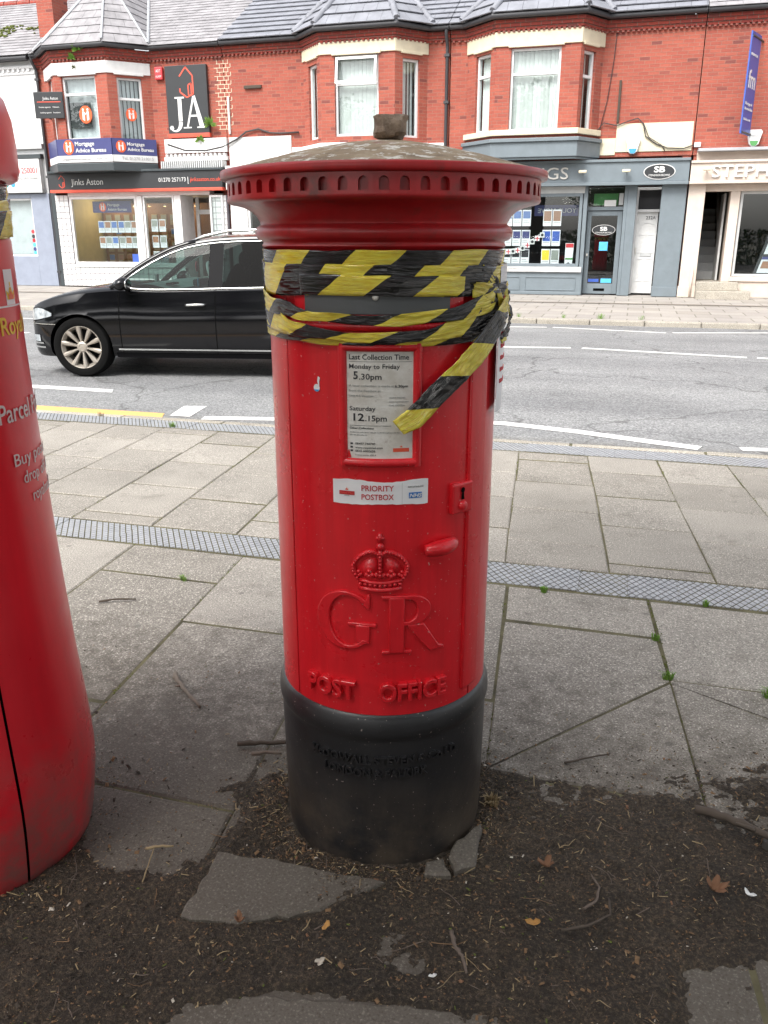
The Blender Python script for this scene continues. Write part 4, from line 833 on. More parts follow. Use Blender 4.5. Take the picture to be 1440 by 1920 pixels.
# loose tail hanging from the right flank
def ribbon(pts, wid, seed, phase, name='tape_tail', m='tape', amp=.004, n=70, nw=10):
    P = [Vector(p[:3]) for p in pts]; vs = []; uv = []; L = 0
    for i in range(n + 1):
        t = i / n * (len(P) - 1); k = min(int(t), len(P) - 2); f_ = t - k
        p = P[k].lerp(P[k + 1], f_); tg = (P[min(k + 2, len(P) - 1)] - P[max(k - 1, 0)]).normalized(); out = Vector((p.x, p.y, 0)).normalized(); side = tg.cross(out).normalized(); w_ = wid[k] + (wid[k + 1] - wid[k]) * f_
        L += (P[k + 1] - P[k]).length / n * (len(P) - 1)
        for j in range(nw + 1):
            s = j / nw - .5; g = amp * (mnoise.noise(Vector((L * 22, s * 2.2, seed))) + .7 * mnoise.noise(Vector((L * 60, s * 6, seed + 3))) + .5 * mnoise.noise(Vector((L * 120, s * 12, seed + 6))))
            vs.append(tuple(p + side * (s * w_) + out * (abs(g) * 1.2 + .001))); uv.append((L + phase, s * .072))
    mb = MB().add(vs, [(i * (nw + 1) + j, (i + 1) * (nw + 1) + j, (i + 1) * (nw + 1) + j + 1, i * (nw + 1) + j + 1) for i in range(n) for j in range(nw)])
    o = mb.build(name, m, TP, smooth=True, uv=uv, fixn=False); sd = o.modifiers.new('thick', 'SOLIDIFY'); sd.thickness = .0005; return o
def cp_(th, z, R): return (R * math.sin(R_(th)), -R * math.cos(R_(th)), z)
ribbon([cp_(69, 1.262, .262), cp_(60, 1.235, .266), cp_(46, 1.183, .262), cp_(34, 1.140, .258), cp_(22, 1.098, .256), cp_(13, 1.058, .2555), cp_(6, 1.040, .255)], [.032, .050, .052, .046, .044, .044, .034], 3, .052)
ribbon([cp_(74, 1.29, .250), cp_(78, 1.262, .256), cp_(81, 1.232, .262), cp_(77, 1.205, .260), cp_(69, 1.185, .252)], [.02, .045, .05, .04, .02], 9, .045, 'tape_knot', 'tape', .006, 60, 14)
# ------------------------------------------------------------------ parcel postbox at the left edge
PC = thing('parcel_postbox', 'modern red parcel postbox with rounded hood at the left edge', 'postbox', (PARC[0], PARC[1], 0), YAW)
EX = .10
def stad(th, r): return (r * math.sin(th) - (EX if math.sin(th) < -1e-6 else 0), -r * math.cos(th))
def stlathe(prof, a0=0, a1=360, n=120):
    mb = MB(); full = a1 - a0 >= 360; m = n if full else n + 1; vs = []
    for r, z in prof:
        for j in range(m): x, y = stad(R_(a0 + (a1 - a0) * (j + (.5 if full else 0)) / n), r); vs.append((x, y, z))
    return mb.add(vs, [(i * m + j, i * m + (j + 1) % m, (i + 1) * m + (j + 1) % m, (i + 1) * m + j) for i in range(len(prof) - 1) for j in range(n)])
stlathe([(.25, -.03), (.276, .2), (.262, .5), (.246, .9), (.243, 1.5)]).build('inner_shell', 'seam', PC, smooth=True)
P0 = [(.243, .008), (.258, .009), (.263, .014), (.271, .05), (.279, .10), (.286, .16), (.2885, .21), (.2870, .27), (.281, .36), (.273, .48), (.265, .66), (.2575, .9), (.2525, 1.1), (.250, 1.25), (.250, 1.376), (.2485, 1.381), (.243, 1.382)]
stlathe(P0, 48.6, 333.0, 110).build('body', 'redp', PC, auto=40); DP = stlathe(P0, -26.0, 47.4, 40).build('door', 'redp', PC, auto=40)
stlathe([(.247, 1.381), (.2475, 1.384), (.2475, 1.49)]).build('neck', 'redp', PC, smooth=True)
stlathe([(.243, 1.486), (.268, 1.487), (.277, 1.492), (.281, 1.505), (.282, 1.55), (.279, 1.60), (.270, 1.635), (.252, 1.658), (.22, 1.672), (.10, 1.685), (.001, 1.688)]).build('hood', 'redp', PC, auto=60)
def pcf(thc, R=.2503): return lambda a, b, d: ((R + d) * math.sin(R_(thc) + a / R), -(R + d) * math.cos(R_(thc) + a / R), b)
def ptext(s, th, z, cap, width, m='white', bold=.0):
    mb = MB(); text_into(mb, s, pcf(th, .2503 + max(0, 1.25 - z) * .026), 0, z, cap, width=width, ext=.0002, bold=bold); mb.build('lettering', m, PC, fixn=False)
ptext('Parcel Postbox', 69.5, 1.035, .040, .275, bold=.006); ptext('Buy postage,', 74.4, .945, .027, .205); ptext('drop off here,', 79.0, .905, .027, .19); ptext('royalmail.com', 84.0, .862, .027, .165)
def ppatch(th, a0, a1, z0, z1, m, name, d=.0004):
    f = pcf(th); k = 16; return MB().add([f(a0 + (a1 - a0) * i / k, z, d) for z in (z0, z1) for i in range(k + 1)], [(i, i + 1, k + 2 + i, k + 1 + i) for i in range(k)]).build(name, m, PC, fixn=False)
T0 = 93
ppatch(T0, -.0215, .0215, 1.2575, 1.325, 'sticker', 'emblem_upright'); ppatch(T0 + 3, -.020, .020, 1.152, 1.182, 'sticker', 'emblem_foot')
ppatch(T0, -.115, .115, 1.183, 1.1865, 'sticker', 'emblem_border'); ppatch(T0, -.115, .115, 1.2535, 1.257, 'sticker', 'emblem_border')
ptext('Royal Mail', T0 - 13, 1.202, .036, .205, 'txtyellow', .012)
for mm, dz, s, zz in (('txtyellow', .0010, .022, 1.268), ('orange', .0014, .015, 1.268)):
    mb = MB(); crown_flat(mb, pcf(T0), 0, zz, s * 1.5, dz); mb.build('emblem_crown', mm, PC, fixn=False)
TQ = thing('hazard_tape', 'yellow and black tape wrapped round the neck of the parcel postbox', 'tape', (PARC[0], PARC[1], 0), YAW)
_TP = TP; TP = TQ; STX = EX
for q, (z, w_, ph, fl) in enumerate([(1.462, .05, .02, False), (1.425, .06, .08, True), (1.405, .05, .05, False)]):
    keys = [(a, z + .006 * math.sin(a * .05 + q), w_, .2515 + .0012 * q) for a in range(-180, 181, 15)]; tape(keys, 260, 8, 20 + q, ph, .0035, flip=fl)
TP = _TP; STX = 0.
# ------------------------------------------------------------------ the terrace of shops across the road
YF = 21.5; WF = (0, YF, 1, 0)
def mitre(pts, out):
    res = []; n = len(pts)
    nr = []
    for i in range(n - 1):
        dx, dy = pts[i + 1][0] - pts[i][0], pts[i + 1][1] - pts[i][1]; L = math.hypot(dx, dy); nr.append((dy / L, -dx / L))
    for i in range(n):
        a = nr[max(i - 1, 0)]; b = nr[min(i, n - 2)]; s = (a[0] + b[0], a[1] + b[1]); k = 2 / (s[0] ** 2 + s[1] ** 2) if i not in (0, n - 1) else .5
        res.append((pts[i][0] + s[0] * out * k * (1 if i not in (0, n - 1) else 1), pts[i][1] + s[1] * out * k))
    return res
def ringband(mb, pts, out, z0, z1, back=.02):
    o = mitre(pts, out); q = mitre(pts, -back); n = len(pts)
    vs = [(p[0], p[1], z0) for p in o] + [(p[0], p[1], z1) for p in o] + [(p[0], p[1], z0) for p in q] + [(p[0], p[1], z1) for p in q]; fs = []
    for i in range(n - 1): fs += [(i, i + 1, n + i + 1, n + i), (n + i, n + i + 1, 3 * n + i + 1, 3 * n + i), (i, 2 * n + i, 2 * n + i + 1, i + 1)]
    fs += [(0, n, 3 * n, 2 * n), (n - 1, 3 * n - 1, 4 * n - 1, 2 * n - 1)]; mb.add(vs, fs); return mb
def dentils(mb, pts, out, z0, z1, step=.15, wd=.07):
    for i in range(len(pts) - 1):
        P, L = frame(pts[i], pts[i + 1]); k = int(L / step)
        for j in range(k): u = (j + .5) * L / k; mb.obox(P, u - wd / 2, u + wd / 2, -out, .02, z0, z1)
def gutter(parent, pts, out, z):
    o = mitre(pts, out); mb = MB(); mb.tube([(p[0], p[1], z) for p in o], .062, 10)
    g = mb.build('gutter', 'gutter', parent, auto=40); ringband(MB(), pts, out - .06, z - .02, z + .03, -.02 + .0).build('fascia_board', 'dgrey', g); return g
def downpipe(parent, x, y, z0, z1, m='gutter'):
    mb = MB(); mb.tube([(x, y - .16, z1), (x, y - .16, z1 - .08), (x, y - .02, z1 - .25), (x, y, z1 - .35), (x, y, z0)], .04, 8)
    for z in (z1 - .5, (z0 + z1) / 2, z0 + .4): mb.box(x - .06, x + .06, y - .05, y + .1, z - .03, z + .03)
    return mb.build('downpipe', m, parent, auto=50)
SLOPE = .6; EZ = 6.10; EY = 21.28
def roofz(y): return EZ + SLOPE * (y - EY)
def main_roof(parent, x0, x1, ridge_y, kind):
    sh = MB(); zr = roofz(ridge_y); sh.add([(x0, EY, EZ), (x1, EY, EZ), (x1, ridge_y, zr), (x0, ridge_y, zr), (x0, 2 * ridge_y - EY, EZ), (x1, 2 * ridge_y - EY, EZ)], [(0, 1, 2, 3), (3, 2, 5, 4)])
    rf = sh.build('roof', 'slate' if kind == 'slate' else 'tile', parent)
    poly = [(x0, EY, EZ), (x1, EY, EZ), (x1, ridge_y, zr), (x0, ridge_y, zr)]
    if kind == 'slate': tile_face(poly, .21, .34, 'slate1', rf, 'slate', each=False, th=.008, over=.05)
    else: tile_face(poly, .32, .33, 'tile', rf, 'roof_tile', vmax=2.0, th=.022)
    rb = MB(); k = int((x1 - x0) / .45)
    for i in range(k): rb.tube([(x0 + i * (x1 - x0) / k, ridge_y, zr - .02), (x0 + (i + .96) * (x1 - x0) / k, ridge_y, zr - .01)], .12, 8)
    tag(rb.build('ridge_tiles', 'brick2' if kind == 'slate' else 'tile', rf, auto=60), kind='stuff'); return rf
def bay(bld, rf, xl, fl, fr, xr, dep, wins, z0, apex_z, lint, kind, hipm):
    pts = [(xl, YF), (fl, YF - dep), (fr, YF - dep), (xr, YF)]; wl = MB(); res = []
    for i in range(3):
        P, L = frame(pts[i], pts[i + 1]); hs_ = [w_[1:5] for w_ in wins if w_[0] == i]; wall(wl, P, 0, L, z0, 5.84, hs_); res.append((P, L))
    by = bld; b = wl.build('bay_wall', 'brick', by)
    lb = MB(); ringband(lb, pts, .035, lint[0], lint[1]); 
    for i in range(3):
        for w_ in wins:
            if w_[0] == i: P, L = res[i]; lb.obox(P, w_[1] - .06, w_[2] + .06, -.05, .02, lint[0] - .03, lint[0] + .035)
    lb.build('bay_lintel', 'white' if kind == 'slate' else 'cream', b, bevel=.008)
    sb = MB(); ringband(sb, pts, .09, z0 + .30, z0 + .42)
    sb.build('bay_sill', 'white' if kind != 'D' else 'cream', b, bevel=.01)
    A = Vector(((fl + fr) / 2, 22.35, apex_z)); Bk = Vector(((fl + fr) / 2, EY + (apex_z - EZ) / SLOPE, apex_z)); o = mitre(pts, .2)
    e = [Vector((p[0], p[1] if 0 < i < 3 else EY, EZ + .02)) for i, p in enumerate(o)]
    sh = MB()
    faces = [[e[0], e[1], A], [e[1], e[2], A], [e[2], e[3], A], [e[3], Bk, A], [Bk, e[0], A]]
    for f in faces: sh.add(f, [(0, 1, 2)])
    br = sh.build('bay_roof', 'slate1' if kind == 'slate' else 'tile', by)
    g_, w2, th, nm, mm = (.30, .34, .010, 'slate', 'slate1') if kind == 'slate' else (.32, .33, .022, 'roof_tile', 'tile')
    for f in faces[:3]: tile_face(f, g_, w2, mm, br, nm, vmax=2.3, th=th)
    for f, td in ((faces[3], (0, 1, 0)), (faces[4], (0, -1, 0))): tile_face_t(f, td, g_, w2, mm, br, nm, th)
    for k, (a, c) in enumerate([(e[1], A), (e[2], A), (e[0], A), (e[3], A)]):
        hp = MB(); up = Vector((0, 0, .045))
        if kind == 'slate': hp.tube([tuple(a + up), tuple(c + up)], .03, 8)
        else:
            nseg = max(3, int((c - a).length / .4))
            for s in range(nseg): hp.tube([tuple(a.lerp(c, s / nseg) + up * .9), tuple(a.lerp(c, (s + .97) / nseg) + up * 1.2)], [.085, .075], 8)
        hp.build('hip', hipm, br, auto=60)
    hp = MB()
    for k, (a, c) in enumerate([(e[0], Bk), (e[3], Bk)]): hp.tube([tuple(a + Vector((0, 0, .03))), tuple(c + Vector((0, 0, .03)))], .05, 6)
    hp.build('valley', 'lead', br, auto=60)
    for w_ in wins:
        P, L = res[w_[0]]; window(by, P, *w_[1:5], transom=w_[5], blinds=w_[6], tilt_top=w_[7] if len(w_) > 7 else False)
    return pts, res
def tile_face_t(poly, tdir, gauge, width, m, parent, name, th):
    p = [Vector(a) for a in poly]; nrm = (p[1] - p[0]).cross(p[2] - p[0]).normalized(); t = Vector(tdir); b = nrm.cross(t).normalized(); o = min(p, key=lambda q: q.z)
    reg = [((a - o).dot(t), (a - o).dot(b)) for a in p]; st = MB(); us = [r[0] for r in reg]; vs = [r[1] for r in reg]
    for r in range(int(max(vs) / gauge) + 1):
        v0 = r * gauge; u = min(us) - width * (.5 if r % 2 else 0)
        while u < max(us):
            c = clip([(u + .003, v0), (u + width - .003, v0), (u + width - .003, v0 + gauge + .02), (u + .003, v0 + gauge + .02)], reg)
            if len(c) >= 3 and area(c) > .002: st.prism(c, lambda a, bb, d: tuple(o + t * a + b * bb + nrm * (d + th * 1.6 * (1 - (bb - v0) / (gauge + .03)))), th + .004, .004)
            u += width
    if st.v: tag(st.build(name + '_courses', m, parent), kind='stuff')
def room(parent, x0, x1, y0, y1, z0, z1, wm='interior', fm='wood', cm='lightgrey', left=None, right=None):
    MB().add([(x0, y1, z0), (x1, y1, z0), (x1, y1, z1), (x0, y1, z1)], [(3, 2, 1, 0)]).build('shop_back_wall', wm, parent, fixn=False)
    MB().add([(x0, y0, z0), (x0, y1, z0), (x0, y1, z1), (x0, y0, z1)], [(0, 1, 2, 3)]).build('shop_side_wall', left or wm, parent, fixn=False)
    MB().add([(x1, y0, z0), (x1, y1, z0), (x1, y1, z1), (x1, y0, z1)], [(3, 2, 1, 0)]).build('shop_side_wall', right or wm, parent, fixn=False)
    MB().add([(x0, y0, z0), (x1, y0, z0), (x1, y1, z0), (x0, y1, z0)], [(3, 2, 1, 0)]).build('shop_floor', fm, parent, fixn=False)
    MB().add([(x0, y0, z1), (x1, y0, z1), (x1, y1, z1), (x0, y1, z1)], [(0, 1, 2, 3)]).build('shop_ceiling', cm, parent, fixn=False)
def fbox(name, m, parent, x0, x1, d0, d1, z0, z1, bevel=.006): return MB().obox(WF, x0, x1, d0, d1, z0, z1).build(name, m, parent, bevel=bevel)
def glazing(parent, x0, x1, z0, z1, d, fm, fw=.06):
    fr_ = MB().obox(WF, x0, x0 + fw, d - .04, d + .04, z0, z1).obox(WF, x1 - fw, x1, d - .04, d + .04, z0, z1).obox(WF, x0 + fw, x1 - fw, d - .038, d + .04, z0, z0 + fw).obox(WF, x0 + fw, x1 - fw, d - .038, d + .04, z1 - fw, z1).build('shop_window', fm, parent, bevel=.005)
    MB().obox(WF, x0 + fw, x1 - fw, d, d + .008, z0 + fw, z1 - fw).build('pane', 'glass', fr_); return fr_
def body(parent, x0, x1, m='brick'):      # party walls and back so that the building is a solid thing
    MB().box(x0 + .02, x0 + .2, YF + .02, 29, 0, EZ).box(x1 - .2, x1 - .02, YF + .02, 29, 0, EZ).box(x0 + .2, x1 - .2, 28.8, 29, 0, EZ).box(x0 + .2, x1 - .2, YF + .3, 28.8, 3.16, 3.26).build('party_wall', m, parent)

# ---- A: white rendered shop on the far left
xA0, xA1 = -24.0, -16.02
A = thing('white_shop', 'white rendered shop with blue grey shopfront and mossy slate roof', 'building', (0, 0, 0))
body(A, xA0, xA1, 'render')
wb = MB(); WINS = [(-18.75, -17.3, 4.15, 5.6), (-21.6, -20.2, 4.15, 5.6)]; wall(wb, WF, xA0, xA1, 3.66, 5.98, WINS); wb.build('wall', 'render', A)
for h in WINS: window(A, WF, *h, transom=5.05, blinds='blindg', fm='upvc')
ringband(MB(), [(xA0, YF), (xA1, YF)], .10, 3.78, 3.92).build('string_course', 'lightgrey', A, bevel=.01)
cb = MB(); dentils(cb, [(xA0, YF), (xA1 - .1, YF)], .05, 5.72, 5.80, .16, .08); ringband(cb, [(xA0, YF), (xA1, YF)], .06, 5.80, 5.86); ringband(cb, [(xA0, YF), (xA1, YF)], .03, 5.66, 5.715); cb.build('cornice', 'render', A)
gutter(A, [(xA0, YF), (xA1 - .05, YF)], .2, 6.02)
rfA = main_roof(A, xA0, xA1, 24.9, 'slate')
mo = MB()
for i in range(900):
    u = random.uniform(0, 1); v = random.uniform(0, 1); x = -19.6 + 3.0 * u; yy = 21.9 + 1.25 * v
    if N(x, yy, 1.1, 3) + .5 * N(x, yy, 4, 1) < .0 + .9 * abs(v - .5 - .12 * math.sin(x)): continue
    s = random.uniform(.02, .06); mo.sphere((x, yy, roofz(yy) + .04), s, 6, 4, 1, 1, .5)
tag(mo.build('roof_moss', 'moss', rfA), kind='stuff')
fbox('shopfront_wall', 'bluegrey', A, -16.62, xA1, -.04, .25, .1, 2.62); fbox('stall_riser', 'bluegrey', A, xA0, -16.62, -.04, .25, .1, .92); fbox('shopfront_head', 'bluegrey', A, xA0, -16.62, -.04, .25, 2.5, 2.62)
gw_ = glazing(A, -20.5, -16.62, .92, 2.5, .04, 'upvc', .05)
bl = MB(); nb = 38
for i in range(nb):
    if i in (25, 26): continue
    u = -20.4 + i * 3.7 / nb; bl.add([(u, YF + .16, .98), (u + .092, YF + .19, .98), (u + .092, YF + .19, 2.46), (u, YF + .16, 2.46)], [(0, 1, 2, 3)])
tag(bl.build('vertical_blind', 'blindg', gw_, fixn=False), kind='stuff'); room(A, xA0 + .2, xA1 - .2, YF + .26, 24, .1, 2.6, 'lightgrey')
fbox('stall_riser', 'bluegrey', A, xA0, -20.5, -.035, .24, .92, 2.5)
for k, (mm, z) in enumerate([('pinkred', 1.60), ('txtdark', 1.47), ('txtred', 1.36), ('cyan', 1.24), ('navy', 1.12), ('cyan', 1.02)]):
    d = MB(); d.prism(ell(-16.74, z, .055, .055, 0, 342, 19), wallfn(WF, .03), .004, 0); d.build('window_dot', mm, gw_)
SG = thing('shop_sign', 'white sign board with pink phone number on the far left shop', 'sign', (0, 0, 0))
fbox('board', 'white', SG, xA0, -16.12, -.16, -.02, 2.74, 3.52); fbox('board_edge', 'lightgrey', SG, xA0, -16.11, -.17, -.005, 2.64, 2.735)
fbox('board_cap', 'dgrey', SG, xA0, -16.06, -.15, .0, 3.53, 3.64)
wtext(WF, '01270 250001', -16.22, 3.15, .16, 'txtred', SG, d0=-.164, align='R', width=1.0); wtext(WF, 'hire.co.uk/crewe', -16.22, 2.99, .09, 'txtgrey', SG, d0=-.164, align='R', width=.85)
for x, mm in ((-17.28, 'tealdot'), (-17.06, 'bluedot')): MB().prism(ell(x, 2.86, .07, .07, 0, 342, 19), wallfn(WF, -.162), .003, 0).build('dot', mm, SG)

# ---- B: brick building with the slated bay (agent's shop with white tiles)
xB0, xB1 = -15.98, -10.42
B = thing('brick_shop', 'red brick shop with slated corner bay and white tiled shopfront', 'building', (0, 0, 0))
body(B, xB0, xB1)
bw1 = (-15.72, -14.92, -13.34, -12.52)
for q0, q1 in ((xB0, bw1[0]), (bw1[3], xB1)):
    wb = MB(); wall(wb, WF, q0, q1, 3.2, 5.95); wb.build('wall', 'brick', B)
rfB = main_roof(B, xB0, xB1, 25.4, 'slate')
ptsB, frB = bay(B, rfB, *bw1, .75, [(0, .35, .78, 3.88, 5.40, None, 'blindg'), (1, .22, 1.23, 3.88, 5.40, 4.98, 'blindg'), (2, .24, .87, 3.86, 5.36, 4.86, 'blindg')], 3.15, 8.05, (5.44, 5.72), 'slate', 'lead')
lineB = [(xB0, YF)] + ptsB + [(xB1, YF)]
cb = MB(); ringband(cb, lineB, .035, 5.80, 5.86); dentils(cb, lineB, .06, 5.755, 5.80, .11, .055); ringband(cb, lineB, .065, 5.86, 5.93); ringband(cb, lineB, .10, 5.93, 6.0); cb.build('corbel', 'brick2', B)
gutter(B, lineB, .19, 6.06)
downpipe(B, -15.93, YF - .06, .1, 6.0)
MB().box(-15.96, -15.74, YF - .09, YF + .1, .1, 3.15).build('drain_boxing', 'dgrey', B, bevel=.01)
MB().box(-16.25, -15.75, 22.2, 22.9, 5.9, 8.9).build('chimney', 'brick', rfB)
# white glazed tiles as separate pieces
TS = .152
def tiles(parent, x0, x1, z0, z1, d, name='glazed_tile'):
    bk = fbox('tile_backing', 'grout', parent, x0, x1, d, d + .15, z0, z1, 0); nx_t = max(1, round((x1 - x0) / TS)); nz_t = max(1, round((z1 - z0) / TS)); w_ = (x1 - x0) / nx_t; h_ = (z1 - z0) / nz_t
    me = MB().box(-w_ / 2 + .008, w_ / 2 - .008, -.008, .004, -h_ / 2 + .008, h_ / 2 - .008).mesh('glazed_tile', 'wtile')
    for i in range(nx_t):
        for j in range(nz_t): link(name, me, parent, bevel=.002, seg=1, loc=(x0 + (i + .5) * w_, YF + d + random.uniform(-.001, .001), z0 + (j + .5) * h_))
tiles(B, -15.70, -15.28, .12, 2.56, -.2); tiles(B, -15.28, -12.94, .12, .64, -.2); tiles(B, -12.94, -11.78, .12, .64, -.19); tiles(B, -10.92, -10.44, .12, 2.5, -.2)
fbox('shopfront_head', 'white', B, -15.28, -10.92, -.2, .1, 2.52, 2.62); fbox('window_ledge', 'white', B, -15.28, -11.95, -.23, .05, .645, .71)
w1 = glazing(B, -15.26, -13.14, .715, 2.515, -.16, 'upvc', .07); w2_ = glazing(B, -12.94, -12.0, .715, 2.515, -.16, 'upvc', .05)
fbox('post', 'white', B, -13.12, -12.96, -.22, .02, .70, 2.515); fbox('post', 'white', B, -11.98, -11.78, -.22, .5, .12, 2.515)
fbox('window_bottom', 'ply', w1, -15.24, -13.16, -.08, .55, .68, .74, 0)
room(B, -15.6, -10.5, YF + .05, 23.9, .12, 2.55, 'interior', left='ply')
tiles(B, -11.14, -10.93, .12, 2.5, .38)
dr = fbox('door', 'white', B, -11.76, -11.66, .56, .62, .14, 2.5); fbox('door_stile', 'white', dr, -11.24, -11.15, .56, .62, .14, 2.5); fbox('door_rail', 'white', dr, -11.66, -11.24, .562, .618, 2.05, 2.17); fbox('door_rail', 'white', dr, -11.66, -11.24, .562, .618, .14, .4)
fbox('pane', 'glass', dr, -11.66, -11.24, .585, .592, .4, 2.05, 0); fbox('pane', 'glass', dr, -11.66, -11.24, .585, .592, 2.17, 2.5, 0)
w3 = glazing(B, -10.90, -10.52, .9, 2.5, -.23, 'upvc', .05)
SG = thing('fascia_sign', 'long black fascia sign with red underline above the white tiled shop', 'sign', (0, 0, 0))
fbox('board', 'signblack', SG, -15.68, -10.44, -.40, -.20, 2.685, 3.10); fbox('underline', 'coral', SG, -15.68, -10.44, -.405, -.20, 2.61, 2.684); fbox('ledge', 'dgrey', SG, -15.7, -10.42, -.44, -.1, 3.105, 3.16)
P2 = (0, YF, 1, 0)
wtext(P2, 'Jinks Aston', -14.98, 2.80, .165, 'white', SG, d0=-.404, width=1.0); wtext(P2, '01270 257173', -12.28, 2.84, .105, 'white', SG, d0=-.404, width=.80); wtext(P2, '|', -11.42, 2.82, .14, 'white', SG, d0=-.404); wtext(P2, 'jinksaston.co.uk', -11.35, 2.84, .10, 'coral', SG, d0=-.404, width=.88)
def house_logo(parent, x, z, s, d0, m='coral'):
    mb = MB(); f = wallfn(WF, d0); pts = [(-.36, .55), (-.36, .95), (0, 1.35), (.36, .95), (.36, .15), (0, 0), (-.36, .25)]
    for a, b in list(zip(pts, pts[1:]))[1:] + [((-.36, .25), (-.36, .42)), ((.1, .1), (.1, .55)), ((.1, .55), (.26, .62)), ((.26, .62), (.26, .15))]:
        A_ = Vector(a); B_ = Vector(b); t = (B_ - A_).normalized(); nn = Vector((-t.y, t.x)) * .035; mb.prism([tuple(x_ * s for x_ in (A_ - nn)), tuple(x_ * s for x_ in (B_ - nn)), tuple(x_ * s for x_ in (B_ + nn)), tuple(x_ * s for x_ in (A_ + nn))], lambda u, v, d: f(x + u, z + v, d), .004, 0)
    return mb.build('house_logo', m, parent)
house_logo(SG, -15.28, 2.73, .24, -.402)
SG = thing('wall_sign', 'dark square sign with white letters J A and red house outline', 'sign', (0, 0, 0))
fbox('board', 'signblack', SG, -12.04, -10.86, -.10, -.01, 4.03, 5.63); fbox('underline', 'coral', SG, -12.04, -10.85, -.12, -.01, 3.93, 4.028)
house_logo(SG, -11.44, 4.88, .52, -.102)
jm = MB(); f = wallfn(WF, -.102); JX, JZ = -11.92, 4.12
def jp(poly, k=.004): jm.prism([(JX + a, JZ + b) for a, b in poly], f, k, 0)
jp([(.20, .20), (.31, .20), (.31, .76), (.20, .76)]); jp([(.12, .74), (.39, .74), (.39, .78), (.12, .78)], .0045)
jo = ell(.10, .18, .21, .23, 0, -150, 14); ji = ell(.08, .18, .12, .19, 0, -150, 14)
for a_, b_, c_, d_ in zip(jo, jo[1:], ji[1:], ji): jp([a_, d_, c_, b_], .0042)
jp([(-.06, .0), (.05, .03), (.02, .10), (-.05, .10)], .0043)
jp([(.42, .05), (.47, .05), (.68, .78), (.63, .78)]); jp([(.63, .78), (.70, .80), (.93, .05), (.80, .05)], .0043); jp([(.50, .30), (.82, .30), (.82, .345), (.50, .345)], .0046); jp([(.33, .03), (.56, .03), (.56, .06), (.33, .06)], .0047); jp([(.72, .03), (1.0, .03), (1.0, .06), (.72, .06)], .0047)
jm.build('monogram', 'white', SG)
# blue adviser boards round the bay
SG = thing('bay_sign', 'blue and white adviser boards wrapped round the slated bay', 'sign', (0, 0, 0))
mp_ = mitre(ptsB, .10)
def figures(parent, P, u, z, r, d0):
    MB().prism([(u + a, z + b) for a, b in ell(0, 0, r, r * 1.12, 0, 350, 27)], wallfn(P, d0), .004, 0).build('logo_disc', 'orange', parent)
    mb = MB(); f = wallfn(P, d0 - .004)
    for s in (-1, 1):
        mb.prism([(u + s * .36 * r + a, z + .62 * r + b) for a, b in ell(0, 0, .15 * r, .17 * r, 0, 330, 11)], f, .004, 0)
        q = [(s * .52 * r, -.62 * r), (s * .16 * r, -.80 * r), (s * .2 * r, .38 * r), (s * .5 * r, .42 * r)]; q = q if s < 0 else q[::-1]
        mb.prism([(u + a, z + b) for a, b in q], f, .0042, 0)
        q = [(s * .3 * r, .42 * r), (s * .2 * r, .2 * r), (0, -.06 * r), (0, .12 * r)]; q = q[::-1] if s < 0 else q
        mb.prism([(u + a, z + b) for a, b in q], f, .0046, 0)
    mb.build('logo_figures', 'white', parent)
for i, (p, q) in enumerate(zip(mp_, mp_[1:])):
    P, L = frame(p, q); MB().obox(P, .004, L - .004, -.02, .04, 3.50, 3.90).build('board', 'navy', SG); MB().obox(P, .004, L - .004, -.019, .04, 3.33, 3.498).build('board_strip', 'white', SG)
    if i == 1:
        figures(SG, P, .36, 3.70, .16, -.024); wtext(P, 'Mortgage', .56, 3.73, .105, 'white', SG, d0=-.023, width=.58, bold=.012); wtext(P, 'Advice Bureau', .56, 3.57, .105, 'white', SG, d0=-.023, width=.92, bold=.012); wtext(P, 'mortgageadvicebureau.com/crewe   Tel. 01270 219015', .10, 3.385, .055, 'txtgrey', SG, d0=-.022, width=1.45)
    if i == 2:
        figures(SG, P, .22, 3.70, .13, -.024); wtext(P, 'Mortgage', .38, 3.73, .085, 'white', SG, d0=-.023, width=.45, bold=.012); wtext(P, 'Advice Bureau', .38, 3.60, .085, 'white', SG, d0=-.023, width=.68, bold=.012); wtext(P, 'Tel. 01270 219015', .22, 3.385, .075, 'txtgrey', SG, d0=-.022, width=.82)
ringband(MB(), ptsB, .16, 3.10, 3.31).build('canopy_ledge', 'dgrey', B, bevel=.02)
P, L = frB[1]; figures(w1, P, .80, 4.50, .19, .085); P, L = frB[2]; figures(w1, P, .56, 4.50, .14, .085)
MB().obox(frB[1][0], .30, .95, .125, .13, 4.20, 4.80).build('window_poster', 'signblack', B)
SG = thing('projecting_sign', 'small black projecting sign with red line on the brick corner', 'sign', (0, 0, 0))
PS = frame((-15.45, 20.55), (-14.68, 20.70))[0]
MB().obox(PS, 0, .78, 0, .06, 4.42, 5.05).build('board', 'signblack', SG, bevel=.006); MB().obox(PS, .08, .72, -.004, 0, 4.80, 4.82).build('line', 'coral', SG)
MB().tube([(-15.3, 20.6, 4.95), (-15.6, 21.5, 4.95)], .018, 6).tube([(-15.3, 20.6, 4.5), (-15.6, 21.5, 4.5)], .018, 6).build('bracket', 'iron', SG)
wtext(PS, 'Jinks Aston', .24, 4.86, .075, 'white', SG, width=.42); wtext(PS, 'Estate agents   Valuers', .12, 4.67, .035, 'white', SG, width=.55); wtext(PS, 'Letting agents   Auctions', .14, 4.54, .035, 'white', SG, width=.55)
